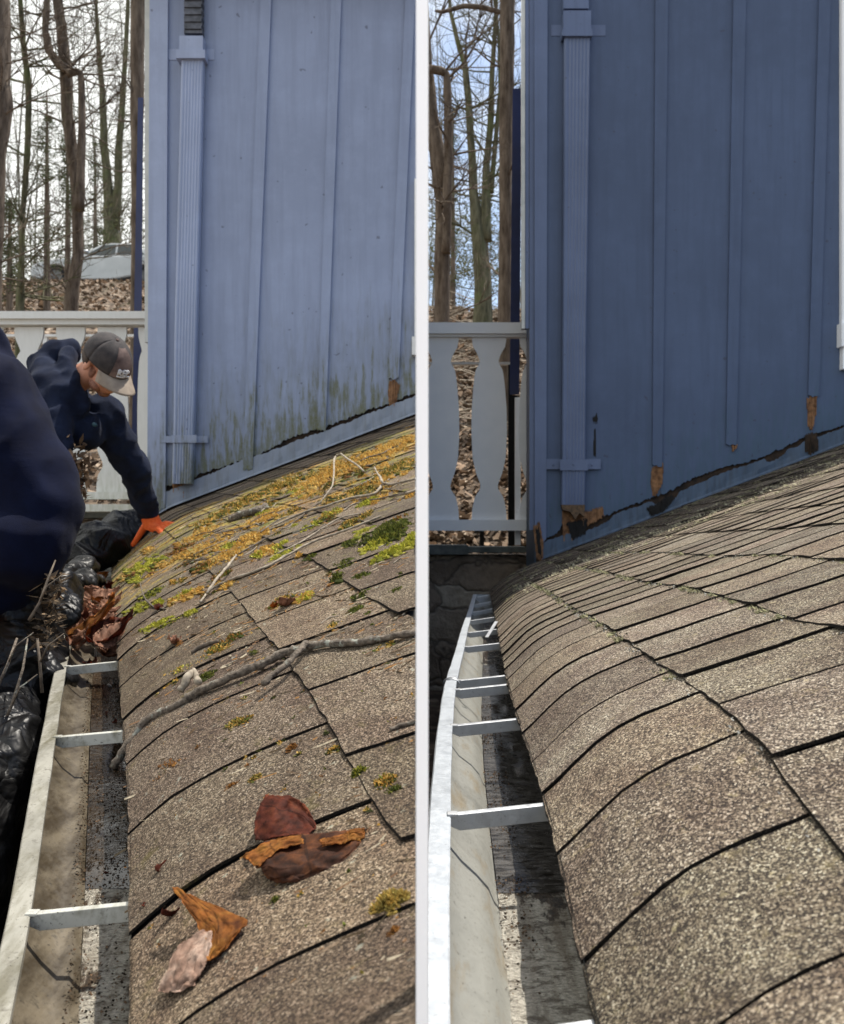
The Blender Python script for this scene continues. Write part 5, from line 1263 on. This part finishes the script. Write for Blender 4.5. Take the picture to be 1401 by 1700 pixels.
for i in range(150):   # crumbs of moss everywhere, thicker towards the wall
    y = rm.triangular(800, 1690, 1000); x = rm.uniform(240+max(0, (1000-y))*.3, 686)
    if y < 900 and x < 400: continue
    moss_patch(mb, x, y, rm.uniform(3, 9), rm.uniform(2, 4), rm.randint(10, 45), rm.choice((DG, OG, BR, OR)), rm, .004)
struct(mb, 'moss', M['moss'], 'stuff', 'orange and green moss growing over the shingles')
# dirt, lichen threads and tufts caught along the course lines of the clean roof
mb = MB(); rm2 = random.Random(23); FT = [(.26,.25,.15),(.36,.34,.2),(.18,.17,.10),(.10,.10,.05)]
def tuft(side, u, Z, n, hgt, spread, cols, rn):
    for i in range(n):
        p = roof(side, u+rn.gauss(0, spread*.5), Z+rn.gauss(0, spread), .004); h = hgt*rn.uniform(.4, 1.2); w_ = rn.uniform(.0008, .0018)*(.6+.4*Z)
        d = Vector((rn.uniform(-1.2,.3), rn.uniform(-1,1), rn.uniform(.1,1))).normalized()*h; g = d.orthogonal().normalized()*w_; t = rn.uniform(.6, 1.3); c = rn.choice(cols)
        m_ = p+d*.6+Vector((rn.uniform(-1,1),rn.uniform(-1,1),0))*h*.3
        mb.add([p-g, p+g, m_+g*.7, m_-g*.7], [(0,1,2,3)], tuple(v*t for v in c)); mb.add([m_-g*.7, m_+g*.7, p+d], [(0,1,2)], tuple(v*t for v in c))
for uc, za, zb, N in ((.184,1.2,4.4,46),(.384,1.25,4.6,44),(.58,1.6,4.5,24)):
    for i in range(N):
        Z = rm2.uniform(za, zb); tuft('R', uc-.004, Z, rm2.randint(5, 26), rm2.uniform(.005, .014), .008, FT, rm2)
    for i in range(N*3):
        tuft('R', uc-.003, rm2.uniform(.5, 4.6), 5, .004, .012, [(.03,.03,.02),(.07,.065,.05),(.3,.3,.28)], rm2)
for i in range(420):
    Z = rm2.uniform(4.0, 6.5); tuft('R', rm2.uniform(.05, 3), Z, rm2.randint(3, 9), .012, .02, FT, rm2)
for i in range(260):
    Z = rm2.triangular(3.9, 5.4, 4.6); tuft('R', rm2.uniform(.1, 2.6), Z, rm2.randint(3, 8), .014, .02, [(.40,.37,.24),(.5,.46,.32)], rm2)
struct(mb, 'dry_tufts', M['moss'], 'stuff', 'dry moss threads along the shingle courses of the clean roof')

# straw, needles, bark crumbs littering the mossy roof
mb = MB(); rd = random.Random(91)
for i in range(9000):
    y = rd.triangular(730, 1690, 900); x = rd.uniform(205, 686)
    if y > 1120 and rd.random() < .72: continue
    if y < 855-(x-299)*.38+8: continue
    if fbm(x*.02, y*.03, 5) < rd.uniform(-.5, .35): continue
    p = roofpx('L', x, y, .003); k_ = .5+.5*p.y/2
    L = (rd.uniform(.0015, .005) if rd.random() < .8 else rd.uniform(.008, .026))*k_; a = rd.uniform(-.5, .9) if rd.random() < .6 else rd.uniform(0, 3.1)
    d = Vector((math.cos(a), math.sin(a), rd.uniform(-.1,.35)+.3*math.cos(a)))*L; w_ = rd.uniform(.0005, .0013)*k_
    g = Vector((-math.sin(a)*w_, math.cos(a)*w_, w_)); tt = rd.random()
    c = rd.choice(((.42,.36,.26),(.26,.19,.13),(.20,.12,.07),(.07,.05,.03),(.09,.06,.035),(.05,.04,.025),(.30,.16,.06)))
    mb.add([p-d-g, p-d+g, p+d+g, p+d-g], [(0,1,2,3)], c)
struct(mb, 'roof_debris', M['moss'], 'stuff', 'straw, needles and bark crumbs littering the mossy roof')

for i, (lab, pts) in enumerate((('crooked twig poking out of the black sack by the near worker, lowest', ((0,1215,1.9),(20,1170,1.88),(38,1110,1.9),(46,1060,1.95))), ('twig sticking up from the black sack just below the orange glove', ((-8,1150,1.88),(14,1100,1.9),(28,1060,1.95))), ('forked dry twig above the knot of the black sack', ((48,1030,1.98),(66,1000,2.0),(80,960,2.02),(92,930,2.05))), ('bare twig in front of the black sack nearest the gutter', ((70,1150,1.95),(66,1100,1.95),(62,1060,1.97))))):
    ps = [P(x, y, Z-.10) for x, y, Z in pts]; m = MB(); m.tube(ps, [.0035, .003, .0026, .0015][:len(ps)], 7); o = tag(build(m, 'twig', M['twig' if i < 2 else 'twigdk'], None, True), lab, 'twig')
    m = MB(); c = ps[1]; m.tube([c, c+Vector((.02,-.01,.035)), c+Vector((.05,0,.06))], [.002,.0016,.001], 6); build(m, 'fork', M['twig' if i < 2 else 'twigdk'], o, True)

for i in range(26):
    x = rt2.uniform(300, 655); y = 860-(x-299)*.38+rt2.uniform(22, 120); dx = rt2.uniform(18, 60)
    sl = rt2.uniform(-.6, -.15)
    twigpx('thin grey-brown twig tangled in the orange moss near the wall', [(x,y,1.3),(x+dx*.3,y+sl*dx*.3+rt2.uniform(-3,3),1.5),(x+dx*.7,y+sl*dx*.7+rt2.uniform(-4,4),1.4),(min(687,x+dx),y+sl*dx,1.)], rt2.choice(('twig2','twigdk','twig')), rt2.uniform(.004,.02), seed=80+i, group='thin twigs tangled in the moss', n=6, sub=3)

mb = MB(); rk = random.Random(17)
for i in range(520):
    x, y = rk.gauss(82, 12), rk.uniform(945, 1075); x = min(x-max(0, y-1040)*.3, 106); p = P(x, y, rk.uniform(1.95, 2.25)); L = rk.uniform(.006, .028)
    d = Vector((rk.uniform(-1,1), rk.uniform(-1,1), rk.uniform(-1,.6))).normalized()*L; g = d.orthogonal().normalized()*rk.uniform(.0012, .006); tt = rk.random()**3
    mb.add([p-d, p-g, p+d, p+g], [(0,1,2,3)], (.012+.28*tt, .010+.19*tt, .008+.11*tt))
tag(build(mb, 'debris_clump', M['litter']), 'dark shredded leaf debris spilling from the top of the black sack by the gutter lip', 'debris')
